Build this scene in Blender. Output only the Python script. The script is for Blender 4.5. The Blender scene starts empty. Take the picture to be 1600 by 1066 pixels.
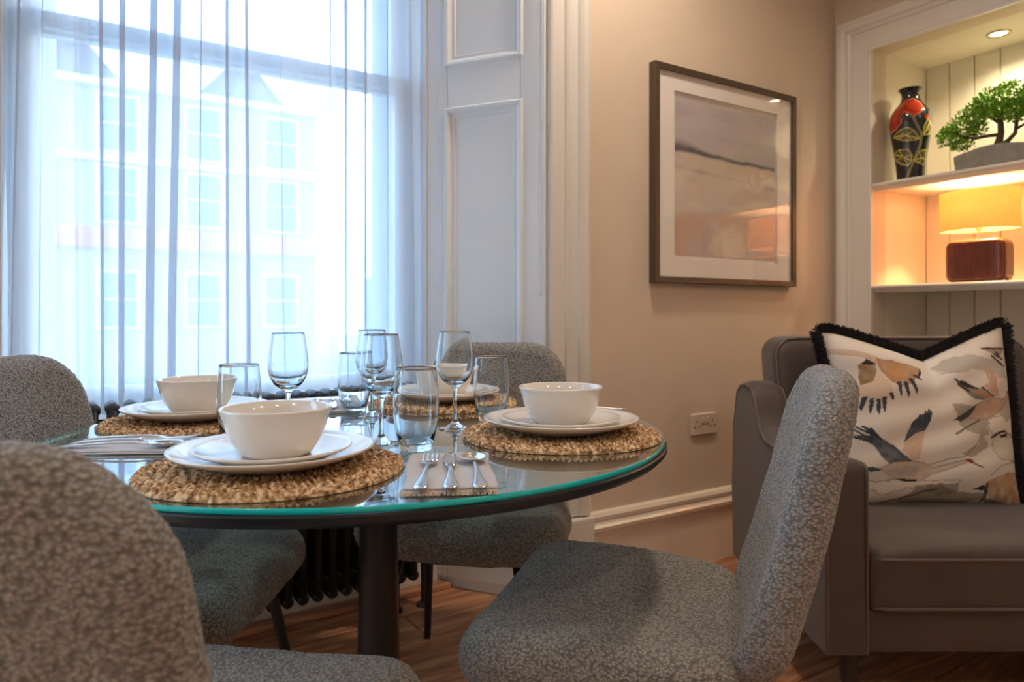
import bpy, bmesh, math, random
import numpy as np
from mathutils import Vector, Matrix
random.seed(7); rng = np.random.RandomState(7)
S = bpy.context.scene
COL = S.collection

# ------------------------------------------------------------------ camera, world, light, exposure
YAW = math.radians(-32.5)
cam_d = bpy.data.cameras.new('camera'); cam = bpy.data.objects.new('camera', cam_d); COL.objects.link(cam)
cam.location = (0, 0, 1.0); cam.rotation_euler = (math.radians(90), 0, YAW)
cam_d.sensor_width = 36; cam_d.lens = 24.75; cam_d.shift_y = -43/1600
cam_d.clip_start = .05; cam_d.clip_end = 300
cam_d.dof.use_dof = True; cam_d.dof.focus_distance = 1.38; cam_d.dof.aperture_fstop = 5.0
S.camera = cam
S.view_settings.view_transform = 'Standard'; S.view_settings.look = 'None'
S.view_settings.gamma = 1; S.view_settings.use_curve_mapping = False
S.view_settings.exposure = 0.42
try:
    S.cycles.max_bounces = 14; S.cycles.transparent_max_bounces = 24; S.cycles.transmission_bounces = 12
    S.cycles.glossy_bounces = 6; S.cycles.diffuse_bounces = 4
    S.cycles.sample_clamp_indirect = 6; S.cycles.blur_glossy = .6
except Exception: pass
W = bpy.data.worlds.new('sky'); S.world = W; W.use_nodes = True
wn = W.node_tree; wn.nodes.clear()
wo = wn.nodes.new('ShaderNodeOutputWorld'); wb = wn.nodes.new('ShaderNodeBackground')
# hazy bright sky, brightest round the veiled sun to the right of the street
tcw = wn.nodes.new('ShaderNodeTexCoord'); dp = wn.nodes.new('ShaderNodeVectorMath'); dp.operation = 'DOT_PRODUCT'
dp.inputs[1].default_value = Vector((.62, .80, .26)).normalized(); wn.links.new(tcw.outputs['Generated'], dp.inputs[0])
mrw = wn.nodes.new('ShaderNodeMapRange'); mrw.interpolation_type = 'SMOOTHSTEP'; mrw.inputs[1].default_value = .94; mrw.inputs[2].default_value = 1.0
wn.links.new(dp.outputs['Value'], mrw.inputs[0])
mxw = wn.nodes.new('ShaderNodeMixRGB'); mxw.inputs[1].default_value = (2.8, 4.3, 6.2, 1); mxw.inputs[2].default_value = (28, 29, 30, 1)
wn.links.new(mrw.outputs[0], mxw.inputs[0]); wn.links.new(mxw.outputs[0], wb.inputs[0]); wb.inputs[1].default_value = 1.0
wn.links.new(wb.outputs[0], wo.inputs[0])

def light(name, kind, loc, energy, color, rot=(0, 0, 0), **kw):
    d = bpy.data.lights.new(name, kind); d.energy = energy; d.color = color
    for k, v in kw.items(): setattr(d, k, v)
    o = bpy.data.objects.new(name, d); COL.objects.link(o); o.location = loc; o.rotation_euler = rot
    return o
p = light('window_portal', 'AREA', (.48, 2.66, 1.6), 1, (1, 1, 1), rot=(math.radians(-90), 0, 0), shape='RECTANGLE', size=1.1, size_y=1.9)
p.data.cycles.is_portal = True
p2 = light('added_window_portal', 'AREA', (-1.7, 2.12, 1.5), 1, (1, 1, 1), rot=(math.radians(-90), 0, 0), shape='RECTANGLE', size=1.8, size_y=2.5)  # portal for the unseen window added as cool side fill
p2.data.cycles.is_portal = True
sun = light('sun', 'SUN', (6, 12, 8), 0.9, (1, .96, .9), angle=math.radians(3))
sun.rotation_euler = Vector((-.75, .25, -1)).to_track_quat('-Z', 'Y').to_euler()
WARM = (1.0, .83, .67)
CEIL_LAMPS = [(1.6, 1.45), (1.3, -1.1), (-.3, -.9), (-1.5, .2), (2.5, -1.2)]
for x, y in CEIL_LAMPS:
    light('ceiling_downlight_lamp', 'AREA', (x, y, 2.84), 10 if x == 1.6 else 6.0, WARM, shape='DISK', size=.22, spread=math.radians(150))

# ------------------------------------------------------------------ helpers
def lin(c):
    return tuple((x/255/12.92 if x/255 <= .04045 else ((x/255+.055)/1.055)**2.4) for x in c)
def C(l, d, z=0):                       # lateral, depth (camera ground frame) -> room frame
    c, s = math.cos(YAW), math.sin(YAW)
    return Vector((l*c - d*s, l*s + d*c, z))
def face(dl, dd): return YAW + math.atan2(-dl, dd)   # yaw so that local +y looks along (dl,dd)

def mesh_obj(name, V, F, mat=None, parent=None, smooth=True, loc=None, rot=None):
    me = bpy.data.meshes.new(name)
    me.from_pydata([tuple(v) for v in V], [], [tuple(f) for f in F]); me.update()
    if smooth: me.polygons.foreach_set('use_smooth', [True]*len(me.polygons))
    if mat: me.materials.append(mat)
    o = bpy.data.objects.new(name, me); COL.objects.link(o)
    if parent: o.parent = parent
    if loc is not None: o.location = loc
    if rot is not None: o.rotation_euler = rot
    return o
def tag(o, label=None, cat=None, group=None, kind=None):
    if label: o['label'] = label
    if cat: o['category'] = cat
    if group: o['group'] = group
    if kind: o['kind'] = kind
    return o
def empty(name, loc=(0, 0, 0), rz=0):
    o = bpy.data.objects.new(name, None); COL.objects.link(o); o.location = loc; o.rotation_euler = (0, 0, rz)
    o.empty_display_size = .05
    return o
def copy_tree(o, parent=None):
    c = o.copy(); COL.objects.link(c)
    if parent: c.parent = parent
    for ch in list(o.children): copy_tree(ch, c)
    return c

class MB:
    def __init__(s): s.V = []; s.F = []
    def add(s, V, F):
        n = len(s.V); s.V += [tuple(v) for v in V]; s.F += [tuple(i+n for i in f) for f in F]; return s
    def box(s, a, b, M=None):
        x0, y0, z0 = a; x1, y1, z1 = b
        V = [(x, y, z) for x in (x0, x1) for y in (y0, y1) for z in (z0, z1)]
        if M is not None: V = [M @ Vector(v) for v in V]
        return s.add(V, [(0, 1, 3, 2), (4, 6, 7, 5), (0, 4, 5, 1), (2, 3, 7, 6), (0, 2, 6, 4), (1, 5, 7, 3)])
    def tube(s, pts, rad, n=12, caps=True):
        pts = [Vector(q) for q in pts]; k = len(pts)
        rad = [rad]*k if isinstance(rad, (int, float)) else rad
        V = []; F = []; up = None
        for i, q in enumerate(pts):
            t = (pts[min(i+1, k-1)]-pts[max(i-1, 0)]).normalized()
            if up is None: up = t.orthogonal().normalized()
            up = (up - t*up.dot(t)).normalized(); w = t.cross(up)
            for j in range(n):
                a = 2*math.pi*j/n; V.append(q + (up*math.cos(a)+w*math.sin(a))*rad[i])
        for i in range(k-1):
            for j in range(n):
                F.append((i*n+j, i*n+(j+1) % n, (i+1)*n+(j+1) % n, (i+1)*n+j))
        if caps: F += [tuple(range(n-1, -1, -1)), tuple((k-1)*n+j for j in range(n))]
        return s.add(V, F)
    def lathe(s, prof, n=48, sx=1, sy=1, closed=False, loc=(0, 0, 0)):
        V = []; F = []; k = len(prof)
        for r, z in prof:
            for j in range(n):
                a = 2*math.pi*j/n; V.append((loc[0]+r*math.cos(a)*sx, loc[1]+r*math.sin(a)*sy, loc[2]+z))
        for i in range(k if closed else k-1):
            i2 = (i+1) % k
            for j in range(n): F.append((i*n+j, i*n+(j+1) % n, i2*n+(j+1) % n, i2*n+j))
        return s.add(V, F)
    def sphere(s, c, r, n=10, m=6, sq=(1, 1, 1)):
        prof = []; V = []; F = []
        for i in range(m+1):
            t = math.pi*i/m
            for j in range(n):
                a = 2*math.pi*j/n
                V.append((c[0]+r*sq[0]*math.sin(t)*math.cos(a), c[1]+r*sq[1]*math.sin(t)*math.sin(a), c[2]-r*sq[2]*math.cos(t)))
        for i in range(m):
            for j in range(n): F.append((i*n+j, i*n+(j+1) % n, (i+1)*n+(j+1) % n, (i+1)*n+j))
        return s.add(V, F)
    def out(s, name, mat, parent=None, smooth=False, bevel=0, seg=2, loc=None, rot=None, autosm=True):
        o = mesh_obj(name, s.V, s.F, mat, parent, smooth, loc, rot)
        if bevel:
            bm = bmesh.new(); bm.from_mesh(o.data)
            bmesh.ops.bevel(bm, geom=bm.edges[:], offset=bevel, segments=seg, affect='EDGES', profile=.5, clamp_overlap=True)
            bm.to_mesh(o.data); bm.free()
        if smooth and autosm:
            o.data.set_sharp_from_angle(angle=math.radians(38))
        return o
def fixn(o):
    bm = bmesh.new(); bm.from_mesh(o.data); bmesh.ops.remove_doubles(bm, verts=bm.verts, dist=1e-6)
    bmesh.ops.recalc_face_normals(bm, faces=bm.faces); bm.to_mesh(o.data); bm.free(); return o

def rbox(sx, sy, sz, r, step, R=0):
    """rounded box surface (half sizes) as numpy verts + quads; R rounds the plan (xy) corners."""
    n = [max(2, int(round(2*a/step))) for a in (sx, sy, sz)]
    idx = {}; P = []; F = []
    def vid(i, j, k):
        key = (i, j, k)
        if key not in idx: idx[key] = len(P); P.append(key)
        return idx[key]
    nx, ny, nz = n
    for i in range(nx):
        for j in range(ny):
            F.append((vid(i, j, 0), vid(i, j+1, 0), vid(i+1, j+1, 0), vid(i+1, j, 0)))
            F.append((vid(i, j, nz), vid(i+1, j, nz), vid(i+1, j+1, nz), vid(i, j+1, nz)))
    for i in range(nx):
        for k in range(nz):
            F.append((vid(i, 0, k), vid(i+1, 0, k), vid(i+1, 0, k+1), vid(i, 0, k+1)))
            F.append((vid(i, ny, k), vid(i, ny, k+1), vid(i+1, ny, k+1), vid(i+1, ny, k)))
    for j in range(ny):
        for k in range(nz):
            F.append((vid(0, j, k), vid(0, j, k+1), vid(0, j+1, k+1), vid(0, j+1, k)))
            F.append((vid(nx, j, k), vid(nx, j+1, k), vid(nx, j+1, k+1), vid(nx, j, k+1)))
    s = np.array([sx, sy, sz]); p = (np.array(P, float)/np.array(n)*2-1)*s
    if not R:
        q = np.clip(p, -(s-r), s-r); d = p-q; L = np.linalg.norm(d, axis=1, keepdims=True); L[L == 0] = 1
        p = q + r*d/L
    else:
        c = np.clip(p[:, :2], -(s[:2]-R), s[:2]-R); v = p[:, :2]-c
        m = np.abs(v).max(1); l2 = np.linalg.norm(v, axis=1); l2[l2 == 0] = 1
        v = v*(m/l2)[:, None]; lv = np.linalg.norm(v, axis=1); nv = v/np.where(lv == 0, 1, lv)[:, None]
        r = min(r, R*.98, sz); e = R-lv; a = np.clip(r-e, 0, None); b = np.clip(np.abs(p[:, 2])-(sz-r), 0, None)
        h = np.hypot(a, b); k = np.where((a > 0) & (b > 0), r/np.where(h == 0, 1, h), 1); k = np.minimum(k, 1)
        k = np.where((a > 0) & (b > 0), np.maximum(a, b)/np.where(h == 0, 1, h), 1)
        a2, b2 = a*k, b*k
        p[:, 2] = np.where(b > 0, np.sign(p[:, 2])*(sz-r+b2), p[:, 2])
        p[:, :2] = c + nv*np.where(a > 0, R-r+a2, lv)[:, None]
    return p, F

def vnoise(P, scale, seed=0):
    """value noise in [-1,1] on n x 3 points"""
    P = np.asarray(P)/scale; i = np.floor(P).astype(np.int64); f = P-i; f = f*f*(3-2*f)
    def h(ix, iy, iz):
        n = (ix*374761393 + iy*668265263 + iz*2147483647 + seed*974634777) & 0xffffffff
        n = ((n ^ (n >> 13))*1274126177) & 0xffffffff
        return ((n ^ (n >> 16)) & 0xffff)/32767.5-1
    r = 0
    for a in (0, 1):
        for b in (0, 1):
            for c in (0, 1):
                w = (f[:, 0] if a else 1-f[:, 0])*(f[:, 1] if b else 1-f[:, 1])*(f[:, 2] if c else 1-f[:, 2])
                r = r + w*h(i[:, 0]+a, i[:, 1]+b, i[:, 2]+c)
    return r
def displace(o, fn):
    me = o.data; n = len(me.vertices)
    co = np.empty(n*3); me.vertices.foreach_get('co', co); co = co.reshape(-1, 3)
    no = np.empty(n*3); me.vertices.foreach_get('normal', no); no = no.reshape(-1, 3)
    co = co + no*fn(co)[:, None]
    me.vertices.foreach_set('co', co.ravel()); me.update()
def vcol(o, cols, name='paint'):
    a = o.data.color_attributes.new(name, 'FLOAT_COLOR', 'POINT')
    c = np.ones((len(cols), 4)); c[:, :3] = cols
    a.data.foreach_set('color', c.ravel())
def rect_frame(prof, x0, x1, z0, z1, y=0, sgn=-1, open_bottom=False):
    """mitred frame round an opening; prof = [(outward, proud)...] across the moulding; sgn = direction of proud on y"""
    V = []; F = []; k = len(prof)
    for u, h in prof:
        zb = z0 if open_bottom else z0-u
        V += [(x0-u, y+sgn*h, zb), (x0-u, y+sgn*h, z1+u), (x1+u, y+sgn*h, z1+u), (x1+u, y+sgn*h, zb)]
    for i in range(k-1):
        for j in range(3 if open_bottom else 4):
            j2 = (j+1) % 4; F.append((i*4+j, i*4+j2, (i+1)*4+j2, (i+1)*4+j))
    return V, F

# ------------------------------------------------------------------ materials
MATS = {}
def mat(name, col, rough=.5, bump=0, bscale=200, var=0, vscale=8, metal=0, coat=0, sheen=0, attr=None, spec=.5, trans=0, emis=None, es=0, sss=0, bstretch=(1, 1, 1)):
    m = bpy.data.materials.new(name); m.use_nodes = True; nt = m.node_tree; N = nt.nodes; L = nt.links
    b = N['Principled BSDF']; b.inputs['Roughness'].default_value = rough; b.inputs['Metallic'].default_value = metal
    b.inputs['Coat Weight'].default_value = coat; b.inputs['Coat Roughness'].default_value = .08
    b.inputs['Specular IOR Level'].default_value = spec
    b.inputs['Transmission Weight'].default_value = trans
    if sheen: b.inputs['Sheen Weight'].default_value = sheen; b.inputs['Sheen Roughness'].default_value = .4
    if emis: b.inputs['Emission Color'].default_value = (*emis, 1); b.inputs['Emission Strength'].default_value = es
    col = tuple(col); b.inputs['Base Color'].default_value = (*col, 1)
    tc = N.new('ShaderNodeTexCoord'); mp = N.new('ShaderNodeMapping'); L.new(tc.outputs['Object'], mp.inputs[0]); mp.inputs['Scale'].default_value = bstretch
    if attr:
        a = N.new('ShaderNodeAttribute'); a.attribute_name = attr; L.new(a.outputs['Color'], b.inputs['Base Color'])
    elif var:
        n = N.new('ShaderNodeTexNoise'); n.inputs['Scale'].default_value = vscale; n.inputs['Detail'].default_value = 5
        r = N.new('ShaderNodeValToRGB'); L.new(mp.outputs[0], n.inputs['Vector']); L.new(n.outputs['Fac'], r.inputs[0])
        r.color_ramp.elements[0].position = .3; r.color_ramp.elements[1].position = .7
        r.color_ramp.elements[0].color = (*[max(0, c*(1-var)) for c in col], 1); r.color_ramp.elements[1].color = (*[min(1, c*(1+var)) for c in col], 1)
        L.new(r.outputs[0], b.inputs['Base Color'])
    if bump:
        n = N.new('ShaderNodeTexNoise'); n.inputs['Scale'].default_value = bscale; n.inputs['Detail'].default_value = 3
        bp = N.new('ShaderNodeBump'); bp.inputs['Strength'].default_value = bump; bp.inputs['Distance'].default_value = .002
        L.new(mp.outputs[0], n.inputs['Vector']); L.new(n.outputs['Fac'], bp.inputs['Height']); L.new(bp.outputs[0], b.inputs['Normal'])
    MATS[name] = m; return m
m_wall = mat('wall_paint', lin((222, 205, 184)), .55, .05, 60, .03, 3)
m_ceil = mat('ceiling_paint', lin((238, 230, 216)), .8)
m_trim = mat('trim_gloss_paint', lin((232, 228, 220)), .28, .06, 25, coat=.3)
m_skirt = mat('skirting_paint', lin((232, 219, 202)), .25, .08, 20, coat=.3, bstretch=(.3, 1, 3))
m_shutter = mat('shutter_paint', lin((240, 245, 247)), .35, .04, 30)
m_alcove = mat('alcove_paint', lin((232, 222, 202)), .4, .03, 40)
m_upvc = mat('window_paint', lin((225, 230, 235)), .35)
m_black = mat('black_metal', (.012, .012, .014), .35, .03, 200)
m_rad = mat('radiator_anthracite', (.022, .025, .030), .42, .02, 200)
m_board = mat('table_board_black', (.010, .011, .013), .35, .02, 100)
m_china = mat('off_white_china', lin((240, 234, 226)), .12, .02, 15, coat=.5)
m_steel = mat('polished_steel', (.78, .77, .75), .13, metal=1)
m_linen = mat('linen_napkin', lin((206, 207, 212)), .9, .5, 900, .05, 60, sheen=.2)
m_fringe = mat('linen_fringe', lin((205, 184, 160)), .9)
m_black_fringe = mat('black_fringe', (.006, .006, .008), .8, sheen=.05)
m_velvet = mat('taupe_velvet', lin((72, 60, 54)), .65, .15, 500, .12, 6, sheen=.35)
m_velvet_pipe = mat('velvet_piping', lin((94, 78, 68)), .6, .1, 500, sheen=.35)
m_darkleg = mat('dark_wood_leg', (.015, .012, .01), .35)
m_frame = mat('brown_picture_frame', lin((84, 68, 52)), .45, .15, 60, .12, 30, bstretch=(1, 1, 6))
m_mount = mat('picture_mount', lin((246, 241, 234)), .9)
m_paint = mat('picture_print', (1, 1, 1), .8, attr='paint')
m_pillow = mat('cushion_print', (1, 1, 1), .85, .4, 900, attr='paint', sheen=.1)
m_vase = mat('vase_glaze', (1, 1, 1), .14, coat=.6, attr='paint')
m_pot = mat('grey_stone_pot', lin((150, 146, 138)), .85, .5, 60, .12, 30)
m_bark = mat('bonsai_bark', lin((78, 64, 44)), .8, .6, 80, .2, 40)
m_leaf = mat('bonsai_leaf', lin((118, 168, 38)), .45, 0, 0, .45, 45)
m_ceramic = mat('rust_ceramic', lin((88, 36, 17)), .2, .04, 30, .15, 20, coat=.6)
m_brass = mat('nickel', (.75, .72, .66), .25, metal=1)
m_plastic = mat('socket_plastic', lin((222, 206, 186)), .3)
m_hole = mat('socket_hole', (.02, .015, .012), .6)
m_stone = mat('house_stone', lin((180, 178, 176)), .9, .2, 10, .08, 2)
m_stone2 = mat('house_trim', lin((235, 235, 232)), .8)
m_roof = mat('roof_slate', lin((95, 100, 112)), .8, .2, 10, .15, 3)
m_redbrick = mat('red_fascia', lin((205, 120, 105)), .8, 0, 0, .1, 3)
m_hpane = mat('house_window_glass', (.16, .24, .38), .12)  # blue of the reflected sky is put into the pane colour
m_road = mat('street_surface', lin((150, 150, 150)), .9, .2, 20, .1, 1)
m_bush = mat('garden_leaf', lin((120, 150, 60)), .6, 0, 0, .3, 10)
m_slate_sub = mat('subfloor', lin((60, 40, 28)), .9)
m_chrome = mat('spot_rim', (.8, .74, .64), .25, metal=1)

def m_boucle():
    m = mat('grey_boucle', (.3, .3, .3), .95, sheen=.25); nt = m.node_tree; N = nt.nodes; L = nt.links; b = N['Principled BSDF']
    tc = N.new('ShaderNodeTexCoord'); v = N.new('ShaderNodeTexVoronoi'); v.inputs['Scale'].default_value = 190
    n = N.new('ShaderNodeTexNoise'); n.inputs['Scale'].default_value = 300; n.inputs['Detail'].default_value = 3
    mp = N.new('ShaderNodeMapping'); mp.inputs['Scale'].default_value = (1, 1.0, 1.35)
    L.new(tc.outputs['Object'], mp.inputs[0]); L.new(mp.outputs[0], v.inputs['Vector']); L.new(mp.outputs[0], n.inputs['Vector'])
    r = N.new('ShaderNodeValToRGB'); L.new(v.outputs['Distance'], r.inputs[0])
    e = r.color_ramp.elements; e[0].position = .10; e[0].color = (*lin((186, 181, 174)), 1); e[1].position = .72; e[1].color = (*lin((118, 114, 108)), 1)
    mx = N.new('ShaderNodeMixRGB'); mx.blend_type = 'MULTIPLY'; mx.inputs[0].default_value = .55
    r2 = N.new('ShaderNodeValToRGB'); L.new(n.outputs['Fac'], r2.inputs[0]); r2.color_ramp.elements[0].position = .35; r2.color_ramp.elements[0].color = (.62, .61, .60, 1); r2.color_ramp.elements[1].position = .6; r2.color_ramp.elements[1].color = (1, 1, 1, 1)
    L.new(r.outputs[0], mx.inputs[1]); L.new(r2.outputs[0], mx.inputs[2]); L.new(mx.outputs[0], b.inputs['Base Color'])
    ma = N.new('ShaderNodeMath'); ma.operation = 'SUBTRACT'; L.new(n.outputs['Fac'], ma.inputs[0]); L.new(v.outputs['Distance'], ma.inputs[1])
    bp = N.new('ShaderNodeBump'); bp.inputs['Strength'].default_value = .9; bp.inputs['Distance'].default_value = .003
    L.new(ma.outputs[0], bp.inputs['Height']); L.new(bp.outputs[0], b.inputs['Normal'])
    return m
m_bou = m_boucle()

def m_woodfloor():
    m = mat('oak_floor', (.3, .15, .08), .33, coat=.15); nt = m.node_tree; N = nt.nodes; L = nt.links; b = N['Principled BSDF']
    tc = N.new('ShaderNodeTexCoord'); oi = N.new('ShaderNodeObjectInfo')
    mp = N.new('ShaderNodeMapping'); mp.inputs['Scale'].default_value = (1.2, 9, 9)
    ad = N.new('ShaderNodeVectorMath'); ad.operation = 'ADD'
    ml = N.new('ShaderNodeVectorMath'); ml.operation = 'SCALE'; ml.inputs['Scale'].default_value = 37
    cb = N.new('ShaderNodeCombineXYZ'); L.new(oi.outputs['Random'], cb.inputs[0]); L.new(oi.outputs['Random'], cb.inputs[1]); L.new(cb.outputs[0], ml.inputs[0])
    L.new(tc.outputs['Object'], ad.inputs[0]); L.new(ml.outputs[0], ad.inputs[1]); L.new(ad.outputs[0], mp.inputs[0])
    n = N.new('ShaderNodeTexNoise'); n.inputs['Scale'].default_value = 2.2; n.inputs['Detail'].default_value = 9; n.inputs['Distortion'].default_value = 1.6
    L.new(mp.outputs[0], n.inputs['Vector'])
    r = N.new('ShaderNodeValToRGB'); L.new(n.outputs['Fac'], r.inputs[0])
    e = r.color_ramp.elements; e[0].position = .30; e[0].color = (*lin((132, 86, 60)), 1); e[1].position = .68; e[1].color = (*lin((214, 162, 122)), 1)
    mid = e.new(.5); mid.color = (*lin((180, 126, 90)), 1)
    hs = N.new('ShaderNodeHueSaturation'); mr = N.new('ShaderNodeMapRange'); L.new(oi.outputs['Random'], mr.inputs[0]); mr.inputs[3].default_value = .75; mr.inputs[4].default_value = 1.2
    L.new(mr.outputs[0], hs.inputs['Value']); L.new(r.outputs[0], hs.inputs['Color']); L.new(hs.outputs[0], b.inputs['Base Color'])
    bp = N.new('ShaderNodeBump'); bp.inputs['Strength'].default_value = .12; bp.inputs['Distance'].default_value = .002
    L.new(n.outputs['Fac'], bp.inputs['Height']); L.new(bp.outputs[0], b.inputs['Normal']); return m
m_floor = m_woodfloor()

def m_seagrass():
    m = mat('seagrass', (.4, .28, .14), .75, sheen=.05); nt = m.node_tree; N = nt.nodes; L = nt.links; b = N['Principled BSDF']
    tc = N.new('ShaderNodeTexCoord'); n = N.new('ShaderNodeTexNoise'); n.inputs['Scale'].default_value = 110; n.inputs['Detail'].default_value = 4
    L.new(tc.outputs['Object'], n.inputs['Vector']); r = N.new('ShaderNodeValToRGB'); L.new(n.outputs['Fac'], r.inputs[0])
    e = r.color_ramp.elements; e[0].position = .36; e[0].color = (*lin((104, 72, 42)), 1); e[1].position = .62; e[1].color = (*lin((240, 214, 176)), 1)
    mid = e.new(.5); mid.color = (*lin((188, 146, 98)), 1)
    L.new(r.outputs[0], b.inputs['Base Color'])
    bp = N.new('ShaderNodeBump'); bp.inputs['Strength'].default_value = .6; bp.inputs['Distance'].default_value = .002
    L.new(n.outputs['Fac'], bp.inputs['Height']); L.new(bp.outputs[0], b.inputs['Normal']); return m
m_grass = m_seagrass()

def m_glass(name='clear_glass', col=(.97, .99, 1, 1)):
    m = bpy.data.materials.new(name); m.use_nodes = True; N = m.node_tree.nodes; N.clear()
    o = N.new('ShaderNodeOutputMaterial'); g = N.new('ShaderNodeBsdfGlass'); g.inputs['Color'].default_value = col; g.inputs['IOR'].default_value = 1.48; g.inputs['Roughness'].default_value = 0
    m.node_tree.links.new(g.outputs[0], o.inputs[0]); return m
m_gl = m_glass()
def m_thin(name, refl=1.0, tint=(1, 1, 1, 1), ior=1.5, bias=0):
    m = bpy.data.materials.new(name); m.use_nodes = True; nt = m.node_tree; N = nt.nodes; L = nt.links; N.clear()
    o = N.new('ShaderNodeOutputMaterial'); t = N.new('ShaderNodeBsdfTransparent'); t.inputs[0].default_value = tint
    g = N.new('ShaderNodeBsdfGlossy'); g.inputs['Roughness'].default_value = .0; g.inputs[0].default_value = (1, 1, 1, 1)
    f = N.new('ShaderNodeFresnel'); f.inputs[0].default_value = ior; mx = N.new('ShaderNodeMixShader')
    ml = N.new('ShaderNodeMath'); ml.operation = 'MULTIPLY_ADD'; ml.inputs[1].default_value = refl; ml.inputs[2].default_value = bias; ml.use_clamp = True
    ge = N.new('ShaderNodeNewGeometry'); mi = N.new('ShaderNodeMapRange'); mi.inputs[3].default_value = ior; mi.inputs[4].default_value = 1/ior
    L.new(ge.outputs['Backfacing'], mi.inputs[0]); L.new(mi.outputs[0], f.inputs[0]); L.new(f.outputs[0], ml.inputs[0]); L.new(ml.outputs[0], mx.inputs[0]); L.new(t.outputs[0], mx.inputs[1]); L.new(g.outputs[0], mx.inputs[2]); L.new(mx.outputs[0], o.inputs[0]); return m
m_pane = m_thin('window_pane_glass', tint=(.95, .97, .97, 1))
m_picglass = m_thin('picture_glass', .75)
m_tableglass = m_thin('table_glass', 1.7, tint=(.80, .95, .92, 1), bias=.02)
m_smoke = m_thin('smoked_glass', 1.0, tint=(.62, .66, .72, 1))
m_glassedge = mat('green_glass_edge', lin((0, 205, 208)), .12, coat=.5)
def m_sheer_():
    m = bpy.data.materials.new('sheer_voile'); m.use_nodes = True; nt = m.node_tree; N = nt.nodes; L = nt.links; N.clear()
    o = N.new('ShaderNodeOutputMaterial'); t = N.new('ShaderNodeBsdfTransparent'); t.inputs[0].default_value = (.72, .79, .87, 1)
    d = N.new('ShaderNodeBsdfDiffuse'); d.inputs[0].default_value = (*lin((236, 238, 240)), 1)
    u = N.new('ShaderNodeBsdfTranslucent'); u.inputs[0].default_value = (.66, .74, .82, 1)
    a = N.new('ShaderNodeMixShader'); a.inputs[0].default_value = .34; L.new(d.outputs[0], a.inputs[1]); L.new(u.outputs[0], a.inputs[2])
    b = N.new('ShaderNodeMixShader'); b.inputs[0].default_value = .52
    tc = N.new('ShaderNodeTexCoord'); n = N.new('ShaderNodeTexNoise'); mp = N.new('ShaderNodeMapping'); mp.inputs['Scale'].default_value = (60, 60, 2)
    L.new(tc.outputs['Object'], mp.inputs[0]); L.new(mp.outputs[0], n.inputs['Vector']); n.inputs['Scale'].default_value = 5
    mr = N.new('ShaderNodeMapRange'); mr.inputs[3].default_value = .62; mr.inputs[4].default_value = .72; L.new(n.outputs['Fac'], mr.inputs[0]); L.new(mr.outputs[0], b.inputs[0])
    L.new(t.outputs[0], b.inputs[1]); L.new(a.outputs[0], b.inputs[2]); L.new(b.outputs[0], o.inputs[0]); return m
m_sheer = m_sheer_()
def m_shade_():
    m = bpy.data.materials.new('lampshade_linen'); m.use_nodes = True; nt = m.node_tree; N = nt.nodes; L = nt.links; N.clear()
    o = N.new('ShaderNodeOutputMaterial'); d = N.new('ShaderNodeBsdfDiffuse'); u = N.new('ShaderNodeBsdfTranslucent')
    tc = N.new('ShaderNodeTexCoord'); n = N.new('ShaderNodeTexNoise'); n.inputs['Scale'].default_value = 70; n.inputs['Detail'].default_value = 6
    mp = N.new('ShaderNodeMapping'); mp.inputs['Scale'].default_value = (1, 1, 4); L.new(tc.outputs['Object'], mp.inputs[0]); L.new(mp.outputs[0], n.inputs['Vector'])
    r = N.new('ShaderNodeValToRGB'); r.color_ramp.elements[0].color = (*lin((206, 170, 120)), 1); r.color_ramp.elements[1].color = (*lin((236, 206, 160)), 1)
    L.new(n.outputs['Fac'], r.inputs[0]); L.new(r.outputs[0], d.inputs[0]); L.new(r.outputs[0], u.inputs[0])
    mx = N.new('ShaderNodeMixShader'); mx.inputs[0].default_value = .45; L.new(d.outputs[0], mx.inputs[1]); L.new(u.outputs[0], mx.inputs[2]); L.new(mx.outputs[0], o.inputs[0]); return m
m_shade = m_shade_()
def m_emit(name, col, s):
    m = bpy.data.materials.new(name); m.use_nodes = True; N = m.node_tree.nodes; N.clear()
    o = N.new('ShaderNodeOutputMaterial'); e = N.new('ShaderNodeEmission'); e.inputs[0].default_value = (*col, 1); e.inputs[1].default_value = s
    m.node_tree.links.new(e.outputs[0], o.inputs[0]); return m
m_bulb = m_emit('spot_glow', (1, .86, .62), 12)

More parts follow.
